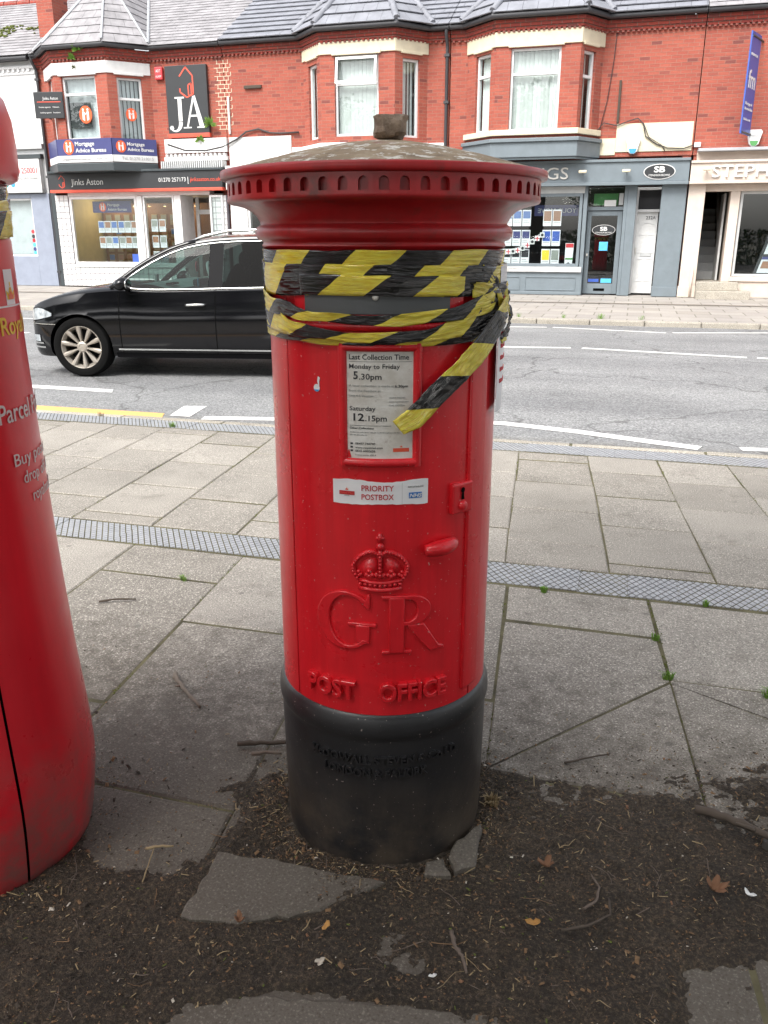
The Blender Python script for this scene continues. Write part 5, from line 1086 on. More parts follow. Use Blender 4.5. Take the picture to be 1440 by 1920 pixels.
o = MB().box(-12.34, -12.12, YF - .09, YF, 5.33, 5.63).build('alarm_box', 'pinkred', None, bevel=.02); tag(o, 'small red alarm box beside the dark square sign', 'alarm box'); wtext(WF, 'ADT', -12.30, 5.50, .07, 'white', o, d0=-.093, width=.14, name='print'); wtext(WF, 'ALARM', -12.31, 5.38, .05, 'white', o, d0=-.093, width=.16, name='print')
# property cards in the tiled shop
def card(x, y, z, w_, h_, label, pm, group, back='card1', photo=.5):
    o = MB().box(x - w_ / 2, x + w_ / 2, y, y + .008, z - h_ / 2, z + h_ / 2).build('property_card', back); tag(o, label, 'card', group)
    MB().box(x - w_ * .42, x + w_ * .42, y - .003, y, z + h_ * (.42 - photo), z + h_ * .42).build('photo_print', pm, o)
    MB().box(x - w_ * .38, x + w_ * .2, y - .0025, y, z - h_ * .2, z - h_ * .16).box(x - w_ * .38, x + w_ * .35, y - .0025, y, z - h_ * .3, z - h_ * .27).build('caption', 'txtgrey', o)
    return o
pho = ['photo1', 'photo2', 'photo1', 'photo3', 'photo1', 'photo2']
for r, z in enumerate((1.72, 1.31)):
    for i in range(6): card(-14.40 + i * .205 + (.02 if i > 2 else 0), YF - .05, z, .19, .31, 'blue white property card, %s in the %s row of the tiled shop' % (ORD[i], ('upper', 'lower')[r]), 'photo3' if (r == 0 and i in (0, 2)) else pho[(i + r) % 6], 'front cards in the tiled shop window')
for r, z in enumerate((2.05, 1.66, 1.28, .92)):
    for i in range(8): card(-15.3 + i * .31, 23.2, z - .1, .2, .3, 'framed listing %s from left, %s row down, back of the tiled shop' % (ORD[i], ORD[r]), pho[(i * 2 + r) % 6], 'framed listings at the back of the tiled shop', 'straw', .5)
fbox('display_back', 'wood', B, -15.5, -11.0, 1.72, 1.78, .3, 2.4, 0)
for r in range(3):
    for i in range(2): card(-12.72 + i * .24, YF - .05, 1.75 - r * .42, .2, .32, 'narrow window property card, %s from left, %s row down, tiled shop' % (ORD[i], ORD[r]), pho[(i + r) % 6], 'cards in the narrow window')
for i in range(9):
    x = -15.2 + i * .5; o = MB().lathe([(.02, .05), (.05, 0)], 10).build('spot_lamp', 'silver'); o.location = (x, 22.9, 2.3); tag(o, 'small warm spotlight above the framed listings, %s from left' % ORD[i], 'lamp', 'spotlights in the tiled shop'); MB().lathe([(.001, -.005), (.042, -.003)], 10).build('bulb', 'spot', o)
o = fbox('hanging_board', 'navy', None, -14.72, -13.5, .10, .12, 2.10, 2.40, 0); tag(o, 'dark blue adviser board hanging inside the tiled shop window', 'sign')
figures(o, WF, -14.40, 2.25, .11, .098); wtext(WF, 'Mortgage', -14.24, 2.27, .075, 'white', o, d0=.097, width=.38); wtext(WF, 'Advice Bureau', -14.24, 2.15, .075, 'white', o, d0=.097, width=.60)
o = fbox('corner_sticker', 'blue', None, -13.42, -13.22, -.172, -.168, .74, 1.0, 0); tag(o, 'small blue sticker in the bottom corner of the tiled shop window', 'sticker')

# ---- C: middle brick shop, mostly behind the pillar box
xC0, xC1 = -10.40, -4.54
Cb = thing('brick_shop', 'red brick shop with cream lintel bay behind the pillar box cap', 'building', (0, 0, 0))
body(Cb, xC0, xC1); bw2 = (-8.25, -7.54, -5.70, -5.08)
for q0, q1 in ((xC0, bw2[0]), (bw2[3], xC1)):
    wb = MB(); wall(wb, WF, q0, q1, 3.2, 5.95); wb.build('wall', 'brick', Cb)
rfC = main_roof(Cb, xC0, xC1, 25.4, 'tile')
ptsC, frC = bay(Cb, rfC, *bw2, .70, [(0, .30, .78, 3.74, 5.40, None, 'blind'), (1, .35, 1.44, 3.76, 5.52, 4.90, 'blind', True), (2, .22, .70, 3.72, 5.42, None, 'curtain')], 3.2, 8.0, (5.54, 5.80), 'C', 'tile')
lineC = [(xC0, YF)] + ptsC + [(xC1, YF)]
cb = MB(); ringband(cb, lineC, .035, 5.82, 5.87); dentils(cb, lineC, .06, 5.775, 5.82, .11, .055); ringband(cb, lineC, .065, 5.87, 5.93); ringband(cb, lineC, .10, 5.93, 6.0); cb.build('corbel', 'brick2', Cb); gutter(Cb, lineC, .19, 6.06)
downpipe(Cb, -4.60, YF - .06, 3.0, 6.0)
fbox('white_panel', 'white', Cb, -10.36, -8.62, -.03, .1, 3.22, 3.90); fbox('white_panel', 'white', Cb, -8.6, xC1 - .05, -.032, .1, 3.22, 3.62)
cn = MB(); ringband(cn, [(-12.2, YF), (-10.40, YF)], .16, 3.36, 3.46); ringband(cn, [(-12.2, YF), (-10.40, YF)], .10, 3.56, 3.90); dentils(cn, [(-12.2, YF), (-10.40, YF)], .14, 3.46, 3.53, .12, .06); cn.build('old_cornice', 'white', B, bevel=.004)
rp = MB()
for i in range(30): rp.obox(WF, -12.2 + i * .06, -12.165 + i * .06, -.36, -.1, 3.17, 3.34)
rp.build('louvre', 'lightgrey', B)
fbox('fascia', 'white', Cb, -10.38, xC1, -.3, .05, 2.62, 3.2); fbox('pier', 'white', Cb, -10.38, -9.9, -.1, .2, .1, 2.62); fbox('pier', 'white', Cb, -5.0, xC1, -.1, .2, .1, 2.62); fbox('stall_riser', 'lightgrey', Cb, -9.9, -5.0, -.08, .2, .1, .7)
glazing(Cb, -9.9, -7.6, .7, 2.62, -.02, 'upvc'); glazing(Cb, -7.6, -5.0, .7, 2.62, -.02, 'upvc'); room(Cb, -10.2, -4.7, YF + .2, 24, .1, 2.6, 'lightgrey')
cbm = MB(); cbm.tube([(-12.1, YF - .1, 3.78), (-11.6, YF - .09, 3.62), (-11.0, YF - .09, 3.60), (-10.5, YF - .09, 3.68), (-10.1, YF - .06, 3.86), (-9.85, YF - .05, 4.02), (-9.5, YF - .04, 4.08), (-9.2, YF - .04, 3.98), (-8.9, YF - .04, 3.96), (-8.4, YF - .04, 3.97)], .022, 6)
tag(cbm.build('cable', 'cable', smooth=True), 'sagging dark cable along the brick above the white panel', 'cable')
o = MB().box(-10.34, -10.29, YF - .05, YF, 3.98, 4.86).build('white_conduit', 'white', bevel=.01); tag(o, 'short upright white conduit on the brick wall', 'conduit')
o = MB().box(-9.85, -9.38, YF - .06, YF, 5.02, 5.09).build('wall_bracket', 'bark', bevel=.005); tag(o, 'short dark horizontal bracket stub on the brick wall', 'bracket')
mr = MB()
for i in range(17):
    z = 5.62 - i * .095; mr.obox(WF, -10.62 - (.06 if i % 2 else 0), -10.28 + (.05 if i % 2 else 0), -.004, .01, z, z + .012)
    for x in (-10.60, -10.42, -10.30): mr.obox(WF, x + (.07 if i % 2 else 0), x + .013 + (.07 if i % 2 else 0), -.0042, .01, z + .012, z + .095)
mr.build('repointed_joint', 'cream', Cb)

# ---- D: brick shop with grey lettings front
xD0, xD1 = -4.52, 1.10
D = thing('brick_shop', 'red brick shop with cream banded bay and slate grey lettings front', 'building', (0, 0, 0))
body(D, xD0, xD1); bw3 = (-4.11, -3.34, -1.47, -1.02)
for q0, q1 in ((xD0, bw3[0]), (bw3[3], xD1)):
    wb = MB(); wall(wb, WF, q0, q1, 3.2, 5.95); wb.build('wall', 'brick', D)
rfD = main_roof(D, xD0, xD1, 25.4, 'tile')
ptsD, frD = bay(D, rfD, *bw3, .70, [(0, .32, .86, 3.76, 5.40, 4.95, 'blind'), (1, .34, 1.45, 3.74, 5.44, 4.92, 'blind'), (2, .12, .56, 3.70, 5.36, 4.85, 'blind')], 3.35, 7.95, (5.48, 5.77), 'D', 'tile')
lineD = [(xD0, YF)] + ptsD + [(xD1, YF)]
cb = MB(); ringband(cb, lineD, .035, 5.80, 5.86); dentils(cb, lineD, .06, 5.755, 5.80, .11, .055); ringband(cb, lineD, .065, 5.86, 5.93); ringband(cb, lineD, .10, 5.93, 6.0); cb.build('corbel', 'brick2', D); gutter(D, lineD, .19, 6.06)
sk_ = MB(); ringband(sk_, ptsD, .10, 3.18, 3.50); ringband(sk_, ptsD, .15, 3.50, 3.58); ringband(sk_, ptsD, .06, 3.13, 3.18); sk_.build('bay_skirt', 'grey', D, bevel=.01)
fbox('cream_render', 'cream', D, -.60, 1.07, -.02, .1, 3.30, 3.90); fbox('cream_render', 'cream', D, -1.0, -.602, -.022, .1, 3.24, 3.60)
SG = thing('fascia_sign', 'slate grey fascia sign with raised pale letters over the lettings shop', 'sign', (0, 0, 0))
fbox('board', 'grey', SG, xD0 + .02, 1.06, -.38, -.18, 2.64, 3.06); fbox('moulding', 'grey', SG, xD0 + .02, 1.07, -.42, -.15, 3.062, 3.12); fbox('moulding', 'grey', SG, xD0 + .02, 1.07, -.41, -.16, 2.57, 2.638)
wtext(WF, 'LETTINGS', -1.60, 2.72, .265, 'silver', SG, d0=-.385, align='R', width=1.95, ext=.012)
MB().prism(ell(.42, 2.84, .345, .165, 0, 350, 35), wallfn(WF, -.382), .012, 0).build('badge', 'white', SG); MB().prism(ell(.42, 2.84, .325, .148, 0, 350, 35), wallfn(WF, -.396), .004, 0).build('badge_face', 'signblack', SG)
wtext(WF, 'SB', .42, 2.83, .125, 'white', SG, d0=-.402, align='C', width=.24, bold=.03); wtext(WF, 'STEPHENSON BROWNE', .42, 2.745, .045, 'white', SG, d0=-.402, align='C', width=.46)
for k, x in enumerate((-1.27, -.30, 1.42)):
    o = thing('fascia_light', ('small cream fascia lamp right of the raised letters', 'small cream fascia lamp left of the oval badge', 'small lamp on the pale fascia left of the letter S')[k], 'lamp', (x, YF - .39, 2.86), 0, 'fascia lamps'); MB().tube([(0, 0, 0), (0, -.1, .01)], .018, 6).build('arm', 'silver', o); MB().box(-.09, .09, -.17, -.09, -.025, .035).build('head', 'cream', o, bevel=.015)
fbox('pier', 'grey', D, xD0 + .02, -4.3, -.2, .2, .1, 2.57); win = glazing(D, -4.3, -1.24, .76, 2.42, -.14, 'grey', .07); fbox('window_head', 'lightgrey', D, -4.3, -1.2, -.18, .0, 2.42, 2.57)
fbox('sill', 'lightgrey', D, -4.3, -1.16, -.24, .06, .63, .755); wtext(WF, 'LETTINGS', -3.05, .655, .07, 'silver', D, d0=-.244, width=.85)
fbox('stall_riser', 'grey', D, -4.3, -1.14, -.19, .1, .1, .625)
for x0, x1 in ((-4.2, -3.2), (-3.1, -2.62), (-2.5, -1.28)):
    MB().obox(WF, x0, x1, -.205, -.19, .50, .52).obox(WF, x0, x1, -.205, -.19, .2, .22).obox(WF, x0, x0 + .02, -.204, -.19, .22, .5).obox(WF, x1 - .02, x1, -.204, -.19, .22, .5).build('panel_moulding', 'grey', D, bevel=.003)
fbox('plinth', 'grey', D, -4.3, -1.14, -.21, .1, .1, .17)
# shop door with fanlight
dj = fbox('door_frame', 'grey', D, -1.22, -1.13, -.17, .1, .1, 2.57); fbox('jamb', 'grey', dj, -.30, -.22, -.1, .3, .1, 2.57); fbox('transom', 'grey', dj, -1.13, -.30, .06, .16, 2.04, 2.12)
d0_ = fbox('door', 'grey', D, -1.12, -1.02, .10, .15, .12, 2.03); fbox('stile', 'grey', d0_, -.42, -.31, .10, .15, .12, 2.03); fbox('rail', 'grey', d0_, -1.02, -.42, .101, .149, 1.92, 2.03); fbox('rail', 'grey', d0_, -1.02, -.42, .101, .149, .12, .36); fbox('pane', 'glass', d0_, -1.02, -.42, .12, .126, .36, 1.92, 0)
fbox('letter_slot', 'seam', d0_, -.86, -.60, .092, .10, .19, .25); fbox('handle', 'silver', d0_, -1.09, -1.05, .05, .10, 1.0, 1.06)
fbox('pane', 'glass', dj, -1.13, -.30, .1, .106, 2.12, 2.57, 0)
o = MB().prism(ell(-.72, 1.60, .27, .12, 0, 350, 31), wallfn(WF, .115), .002, 0).build('badge_sticker', 'white', d0_); MB().prism(ell(-.72, 1.60, .26, .11, 0, 350, 31), wallfn(WF, .112), .002, 0).build('badge_face', 'signblack', d0_); wtext(WF, 'SB', -.72, 1.585, .09, 'white', d0_, d0=.108, align='C', width=.17, bold=.03); wtext(WF, 'STEPHENSON BROWNE', -.72, 1.525, .034, 'white', d0_, d0=.108, align='C', width=.38)
fbox('door_sticker', 'cyan', d0_, -.80, -.60, .113, .117, 1.13, 1.33, 0); fbox('door_sticker', 'blue', d0_, -1.0, -.75, .113, .117, .40, .47, 0); fbox('door_sticker', 'cyan', d0_, -.70, -.45, .113, .117, .38, .48, 0)
fbox('fanlight_sticker', 'white', dj, -.75, -.48, .09, .096, 2.13, 2.27, 0); fbox('fanlight_sticker', 'lightgrey', dj, -.42, -.32, .09, .096, 2.16, 2.42, 0); fbox('fanlight_band', 'green', dj, -1.0, -.44, .20, .21, 2.16, 2.42, 0)
fbox('pier', 'grey', D, -.22, -.02, -.12, .5, .1, 2.57); fbox('pilaster', 'grey', D, .52, 1.06, -.22, .4, .1, 2.57); fbox('pilaster_base', 'grey', D, .50, 1.065, -.25, .1, .1, .32)
# white panelled side door
wd = fbox('side_door', 'white', D, .03, .50, .30, .36, .14, 2.0, .004); fbox('frame', 'upvc', wd, -.02, .03, .22, .4, .12, 2.55); fbox('frame', 'upvc', wd, .03, .52, .221, .4, 2.0, 2.06); fbox('frame', 'upvc', wd, .03, .52, .222, .4, 2.49, 2.55); fbox('fanlight', 'intdark', wd, .03, .52, .32, .33, 2.06, 2.49, 0)
for (x0, x1, z0, z1) in ((.08, .25, .42, .95), (.30, .47, .42, .95), (.08, .25, 1.08, 1.50), (.30, .47, 1.08, 1.50)):
    MB().obox(WF, x0, x1, .288, .30, z0, z0 + .012).obox(WF, x0, x1, .288, .30, z1 - .012, z1).obox(WF, x0, x0 + .012, .289, .30, z0, z1).obox(WF, x1 - .012, x1, .289, .30, z0, z1).build('panel', 'upvc', wd)
f = wallfn(WF, .29); ar = MB(); ao = ell(.28, 1.58, .20, .2, 0, 180, 12); ai = ell(.28, 1.58, .185, .185, 0, 180, 12)
for a_, b_, c_, d_ in zip(ao, ao[1:], ai[1:], ai): ar.prism([a_, b_, c_, d_], f, .008, 0)
ar.build('arched_panel', 'upvc', wd); fbox('letterbox', 'lightgrey', wd, .17, .42, .285, .30, 1.0, 1.07); fbox('handle', 'silver', wd, .04, .07, .27, .30, 1.05, 1.2); wtext(WF, '232A', .34, 1.84, .075, 'txtdark', wd, d0=.296, align='C', width=.22)
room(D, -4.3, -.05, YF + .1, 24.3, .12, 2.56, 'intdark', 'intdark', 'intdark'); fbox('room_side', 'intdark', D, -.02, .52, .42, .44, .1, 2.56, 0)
for r, z in enumerate((1.88, 1.42, .98)):
    for i in range(3): card(-3.0 + i * .225, YF - .03, z, .205, .37, 'white property card, %s from left, %s row of lettings left panel' % (ORD[i], ('top', 'middle', 'bottom')[r]), ('photo3', 'navy', 'signblack')[r], 'cards in the lettings left panel', 'sticker', .45)
    for i in range(2): card(-2.05 + i * .225, YF - .03, z, .205, .37, 'property card, %s in the %s row of the lettings right panel' % (('left one', 'right one')[i], ('top', 'middle', 'bottom')[r]), ('photo2', 'blue', ('txtyellow', 'photo1')[i])[r] if r == 2 else ('photo2', 'blue')[r], 'cards in the lettings right panel', 'sticker', .62)
bn = thing('bunting', 'string of small white and red flags across the lettings window', 'bunting', (0, 0, 0))
bp = [(-3.3 + 1.15 * t, 1.12 + .42 * t ** 2.2 + .02 * math.sin(9 * t)) for t in [i / 10 for i in range(11)]]
MB().tube([(a, YF - .06, b) for a, b in bp], .006, 5).build('cord', 'white', bn)
for k, (a, b) in enumerate(bp):
    q = MB().box(a - .055, a + .055, YF - .075, YF - .07, b - .12, b); fl_ = q.build('flag', 'sticker' if k % 2 else 'white', bn)
    if k % 2: MB().box(a - .012, a + .012, YF - .078, YF - .075, b - .115, b - .005).box(a - .05, a + .05, YF - .0775, YF - .075, b - .072, b - .05).build('cross', 'pinkred', fl_)
    else: MB().prism(ell(a, b - .06, .035, .035, 0, 330, 11), wallfn(WF, -.076), .002, 0).build('ball', 'signblack', fl_)
rs_ = thing('rosette_poster', 'tall white ribbon poster with red top in the lettings window', 'poster', (0, 0, 0)); MB().prism([(-1.58, .70 + .1), (-1.49, .86), (-1.40, .80), (-1.38, 1.30), (-1.58, 1.30)], wallfn(WF, -.06), .004, 0).build('ribbon', 'sticker', rs_); MB().box(-1.57, -1.39, YF - .068, YF - .065, 1.20, 1.29).build('bow', 'pinkred', rs_); MB().box(-1.57, -1.39, YF - .068, YF - .065, .92, .96).build('band', 'green', rs_)
o = fbox('window_banner', 'navy', None, -2.4, -1.35, .25, .26, 1.93, 2.18, 0); tag(o, 'dark banner seen through the lettings window with reversed letters', 'banner')
mb = MB(); text_into(mb, 'YOUR MOVE', lambda a, b, d: (-a, YF + .246 - d, b), 1.40, 2.0, .11, width=.92, ext=.001); mb.build('lettering', 'lightgrey', o, fixn=False)
o = MB().box(-2.0, -1.35, 22.6, 22.75, 2.42, 2.46).build('ceiling_light', 'tube'); tag(o, 'lit ceiling strip inside the lettings shop', 'lamp')
for (x, z, lab, mm) in ((-.21, 3.44, 'white hexagonal alarm box on the cream wall', 'bluedot'), (2.36, 3.53, 'pale hexagonal alarm box beside the blue banner', 'green')):
    al = thing('alarm_box', lab, 'alarm box', (x, YF, z), 0, 'hexagonal alarm boxes'); hx = [(-.16, .10), (-.10, -.14), (-.04, -.19), (.04, -.19), (.10, -.14), (.16, .10), (.13, .15), (-.13, .15)]
    MB().prism(hx, lambda a, b, d: (a, -d, b), .09, .0).build('case', 'white', al, bevel=.012); MB().prism([(a * .55, b * .3 - .12) for a, b in hx], lambda a, b, d: (a, -d, b), .097, .088).build('lens', mm, al); MB().box(-.09, .09, -.093, -.09, .03, .045).box(-.07, .07, -.093, -.09, .0, .012).build('print', 'txtgrey', al)
o = MB().box(-.62, -.57, YF - .05, YF, 3.92, 4.80).build('timber_batten', 'bark', bevel=.004); tag(o, 'weathered upright batten on the brick right of the bay', 'batten')
cbm = MB(); cbm.tube([(-1.05, YF - .05, 3.75), (-.9, YF - .05, 3.93), (-.6, YF - .05, 3.86), (-.35, YF - .05, 3.95), (-.15, YF - .05, 4.0), (-.02, YF - .05, 3.88), (.05, YF - .05, 3.62), (.3, YF - .05, 3.45), (.55, YF - .05, 3.36), (.9, YF - .05, 3.34), (1.15, YF - .05, 3.42)], .013, 5); cbm.tube([(-.02, YF - .05, 3.9), (.12, YF - .05, 3.6), (.42, YF - .05, 3.42), (.5, YF - .05, 3.3)], .009, 5)
tag(cbm.build('cable', 'cable', smooth=True), 'tangled thin cables over the cream wall beside the bay', 'cable')
cbm = MB().tube([(-.75, YF - .03, 5.9), (-.78, YF - .03, 5.2), (-.86, YF - .03, 4.4), (-1.0, YF - .03, 3.7)], .008, 5); tag(cbm.build('cable', 'cable', smooth=True), 'thin dark wire hanging down the brick right of the bay', 'cable')

# ---- E: pale fronted shop at the right edge
xE0, xE1 = 1.12, 9.5
E = thing('brick_shop', 'red brick shop with pale cream front and steps at the right edge', 'building', (0, 0, 0))
body(E, xE0, xE1); wb = MB(); EW = [(4.6, 5.7, 3.8, 5.45), (7.0, 8.1, 3.8, 5.45)]; wall(wb, WF, xE0, xE1, 3.2, 5.95, EW); wb.build('wall', 'brick', E)
for h in EW: window(E, WF, *h, transom=4.95)
rfE = main_roof(E, xE0, xE1, 25.4, 'slate'); cb = MB(); L_ = [(xE0, YF), (xE1, YF)]
ringband(cb, L_, .035, 5.80, 5.86); dentils(cb, L_, .06, 5.755, 5.80, .11, .055); ringband(cb, L_, .065, 5.86, 5.93); ringband(cb, L_, .10, 5.93, 6.0); cb.build('corbel', 'brick2', E); gutter(E, L_, .19, 6.06)
fbox('fascia_roof', 'lead', E, 1.2, xE1, -.45, .05, 3.24, 3.30); fbox('frieze', 'creamp', E, 1.2, xE1, -.2, .05, 3.06, 3.24)
SG = thing('fascia_sign', 'pale pinkish cream fascia sign with raised letters at the right edge', 'sign', (0, 0, 0))
fbox('board', 'creamp', SG, 1.09, xE1, -.38, -.18, 2.64, 3.0); fbox('moulding', 'creamp', SG, 1.085, xE1, -.42, -.15, 3.002, 3.055); fbox('moulding', 'creamp', SG, 1.085, xE1, -.41, -.16, 2.57, 2.638)
wtext(WF, 'STEPHENSON BROWNE', 1.54, 2.70, .26, 'render', SG, d0=-.385, width=4.6, ext=.02)
fbox('pilaster', 'creamp', E, 1.10, 1.46, -.24, .9, .1, 2.57); fbox('pilaster_base', 'creamp', E, 1.08, 1.47, -.27, .1, .1, .34); MB().tube([(1.36, YF - .29, .1), (1.36, YF - .29, .75)], .025, 8).build('pipe', 'creamp', E, smooth=True)
fbox('head', 'creamp', E, 1.46, xE1, -.12, .1, 2.42, 2.57)
for k, (x1, y0, z0, z1) in enumerate([(2.62, -.75, .08, .265), (2.38, -.42, .265, .45)]): fbox('step', 'kerb', E, 1.465, x1, y0, 1.2, z0, z1, .012)
stp = thing('inner_stairs', 'grey staircase climbing inside the open entrance', 'stairs', (0, 0, 0))
for k in range(9): MB().box(1.48, 2.0, YF + 1.2 + k * .26, YF + 1.5 + k * .26, .2, .45 + (k + 1) * .19).build('stair', 'lightgrey', stp, bevel=.006)
MB().tube([(1.95, YF + 1.1, 1.5), (1.95, YF + 3.4, 3.1)], .03, 8).build('handrail', 'silver', stp)
fbox('entrance_wall', 'dust', E, 2.02, 2.06, .35, 3.5, .1, 2.56, 0); fbox('entrance_wall', 'intdark', E, 1.44, 1.462, .95, 3.5, .1, 2.56, 0); fbox('entrance_ceiling', 'intdark', E, 1.46, 2.02, .2, 3.5, 2.56, 2.6, 0); fbox('open_door', 'lightgrey', E, 1.93, 1.975, .4, 1.2, .46, 2.4, .004)
fbox('post', 'creamp', E, 2.02, 2.22, -.1, .34, .45, 2.42); fbox('stall_riser', 'creamp', E, 2.4, xE1, -.12, .2, .1, .46); fbox('sill', 'creamp', E, 2.2, xE1, -.16, .2, .462, .56); we = glazing(E, 2.24, 5.6, .565, 2.42, .02, 'lightgrey', .06); glazing(E, 5.6, xE1, .565, 2.42, .02, 'lightgrey', .06)
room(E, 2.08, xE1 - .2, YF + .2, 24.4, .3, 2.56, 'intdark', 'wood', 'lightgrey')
ds = thing('display_stand', 'dark leaning display stand with two blue property cards', 'stand', (2.78, YF + .35, .56)); 
fn_ = lambda a, b, d: (a + .28 * b, -d + .15 * b, b)
MB().prism([(-.05, 0), (.62, 0), (.62, .95), (-.05, .95)], fn_, .02, -.02).build('panel', 'signblack', ds)
for z in (.08, .5): 
    MB().prism([(.02, z), (.56, z), (.56, z + .36), (.02, z + .36)], fn_, .026, .02).build('card', 'card1', ds); MB().prism([(.06, z + .10), (.52, z + .10), (.52, z + .26), (.06, z + .26)], fn_, .03, .026).build('photo', 'photo2', ds); MB().prism([(.02, z + .30), (.56, z + .30), (.56, z + .36), (.02, z + .36)], fn_, .031, .026).build('band', 'navy', ds)
bs = thing('banner_sign', 'tall blue banner sign projecting from the brick wall at the right', 'sign', (0, 0, 0))
PS2 = frame((2.00, 20.75), (2.28, 21.45))[0]
MB().obox(PS2, 0, .68, 0, .03, 3.55, 5.50).build('board', 'blue', bs); MB().tube([(2.02, 20.8, 5.42), (2.3, 21.5, 5.42)], .022, 6).tube([(2.02, 20.8, 3.58), (2.3, 21.5, 3.58)], .022, 6).build('bracket', 'iron', bs)
wtext(PS2, 'FINANCIAL', .06, 5.06, .05, 'white', bs, width=.5); wtext(PS2, 'fm', .08, 4.45, .36, 'white', bs, width=.5, bold=.01); wtext(PS2, 'Mortgage &', .06, 4.12, .06, 'white', bs, width=.5); wtext(PS2, 'Protection Advice', .06, 4.02, .06, 'white', bs, width=.55); wtext(PS2, 'fmadvice.co.uk', .06, 3.82, .05, 'white', bs, width=.5)
o = MB().box(1.12, 1.26, YF - .08, YF, 3.36, 3.46).build('junction_box', 'white', bevel=.01); tag(o, 'small white junction box at the end of the cream wall', 'junction box')
# plants rooted in the brickwork
def wallweed(label, x, y, z, n, s, m='grass'):
    mb = MB()
    for i in range(n):
        a = random.uniform(0, 6.28); e = random.uniform(-.5, 1.2); L = random.uniform(.4, 1) * s; b = Vector((x + random.uniform(-.1, .1) * s, y, z)); d = Vector((math.cos(a) * math.cos(e), -abs(math.sin(a) * math.cos(e)), math.sin(e))); t = b + d * L; sd = d.cross(Vector((0, 1, .3))).normalized() * s * .09
        mb.add([tuple(b), tuple(b.lerp(t, .6) + sd), tuple(t), tuple(b.lerp(t, .6) - sd)], [(0, 1, 2, 3)])
    tag(mb.build('wall_plant', m, fixn=False), label, 'plant', 'plants growing out of the walls')
wallweed('bright green plant hanging from the gutter of the slated bay', -14.0, 20.62, 5.98, 50, .22); wallweed('small plant below the gutter plant on the slated bay', -14.25, 20.68, 5.80, 35, .17); wallweed('brown moss clump on the white bay lintel', -14.22, 20.69, 5.58, 30, .10, 'moss')
wallweed('yellowish plant at the right edge of the dark square sign', -10.82, 21.38, 4.22, 50, .24, 'weed'); wallweed('straggly plant under the dark square sign', -11.15, 21.40, 3.86, 40, .18, 'weed')

def shop_lamp(parent, x, y, z, w_, col):
    l = bpy.data.lights.new('shop_lamp', 'POINT'); l.energy = w_; l.color = col; l.shadow_soft_size = .12; o = bpy.data.objects.new('shop_lamp', l); COL.objects.link(o); o.location = (x, y, z)
for x in (-15.0, -14.0, -12.6): shop_lamp(None, x, 22.75, 2.25, 5, (1, .78, .52))
shop_lamp(None, -1.7, 22.6, 2.36, 6, (1, .95, .85))
# ------------------------------------------------------------------ black estate car
def crom(keys, x):
    if x <= keys[0][0]: return keys[0][1]
    if x >= keys[-1][0]: return keys[-1][1]
    for i in range(len(keys) - 1):
        if keys[i][0] <= x <= keys[i + 1][0]:
            x0, y0 = keys[i]; x1, y1 = keys[i + 1]; h = x1 - x0; t = (x - x0) / h
            m0 = (y1 - keys[i - 1][1]) / (x1 - keys[i - 1][0]) * h if i > 0 else y1 - y0
            m1 = (keys[i + 2][1] - y0) / (keys[i + 2][0] - x0) * h if i + 2 < len(keys) else y1 - y0
            return (2 * t ** 3 - 3 * t * t + 1) * y0 + (t ** 3 - 2 * t * t + t) * m0 + (-2 * t ** 3 + 3 * t * t) * y1 + (t ** 3 - t * t) * m1
KW = [(-.68, .40), (-.66, .55), (-.62, .665), (-.55, .755), (-.47, .815), (-.36, .868), (-.18, .900), (.1, .910), (1.4, .912), (2.7, .910), (3.2, .895), (3.55, .865), (3.75, .81), (3.85, .70), (3.88, .60)]
KT = [(-.68, .52), (-.665, .62), (-.63, .69), (-.54, .752), (-.36, .812), (-.12, .866), (.2, .910), (.5, .926), (.8, .912), (1.5, .925), (2.3, .945), (3.1, .965), (3.55, .965), (3.78, .94), (3.86, .86), (3.88, .75)]
KB = [(-.68, .32), (-.64, .23), (-.55, .19), (0, .20), (.6, .205), (2.2, .205), (3.2, .24), (3.7, .28), (3.88, .40)]
KC = [(-.68, .01), (-.55, .03), (-.2, .05), (.3, .055), (.55, .02), (.8, .0), (3.6, .0), (3.88, .0)]
def section(x):
    W, T, Bt, Cr = crom(KW, x), crom(KT, x), crom(KB, x), crom(KC, x); h = T - Bt
    return [(0, Bt), (.72 * W, Bt), (.92 * W, Bt + .02), (.972 * W, Bt + .12 * h), (.985 * W, Bt + .2 * h), (.998 * W, Bt + .38 * h), (W, Bt + .55 * h), (.998 * W, Bt + .66 * h), (.985 * W, Bt + .70 * h), (.968 * W, Bt + .84 * h), (.948 * W, T - .018), (.925 * W, T), (.74 * W, T + .5 * Cr), (.4 * W, T + .88 * Cr), (0, T + Cr)]
def side_y(x, z):
    s = section(x)
    for (a, b), (c, d) in zip(s[2:], s[3:]):
        if b <= z <= d: return a + (c - a) * (z - b) / max(1e-6, d - b)
    return s[11][0]
CAR = thing('estate_car', 'black estate car with alloy wheels stopped in the near lane', 'car', (-5.79, 8.65, -.04), R_(11))
stx = sorted([-.68, -.675, -.665, -.65, -.63, -.60, -.56, -.51, -.46, -.4, -.33, -.25, -.17, -.09] + [i * .12 for i in range(0, 29)] + [3.45, 3.55, 3.65, 3.72, 3.78, 3.82, 3.85, 3.87, 3.88])
lo = MB(); rows = []
for x in stx:
    s = section(x); ring = [(x, -a, z) for a, z in s] + [(x, a, z) for a, z in s[-2:0:-1]]; rows.append(ring)
n = len(rows[0]); lo.add([p for r in rows for p in r], [(i * n + j, i * n + (j + 1) % n, (i + 1) * n + (j + 1) % n, (i + 1) * n + j) for i in range(len(rows) - 1) for j in range(n)] + [tuple(range(n)), tuple((len(rows) - 1) * n + j for j in range(n))][::-1])
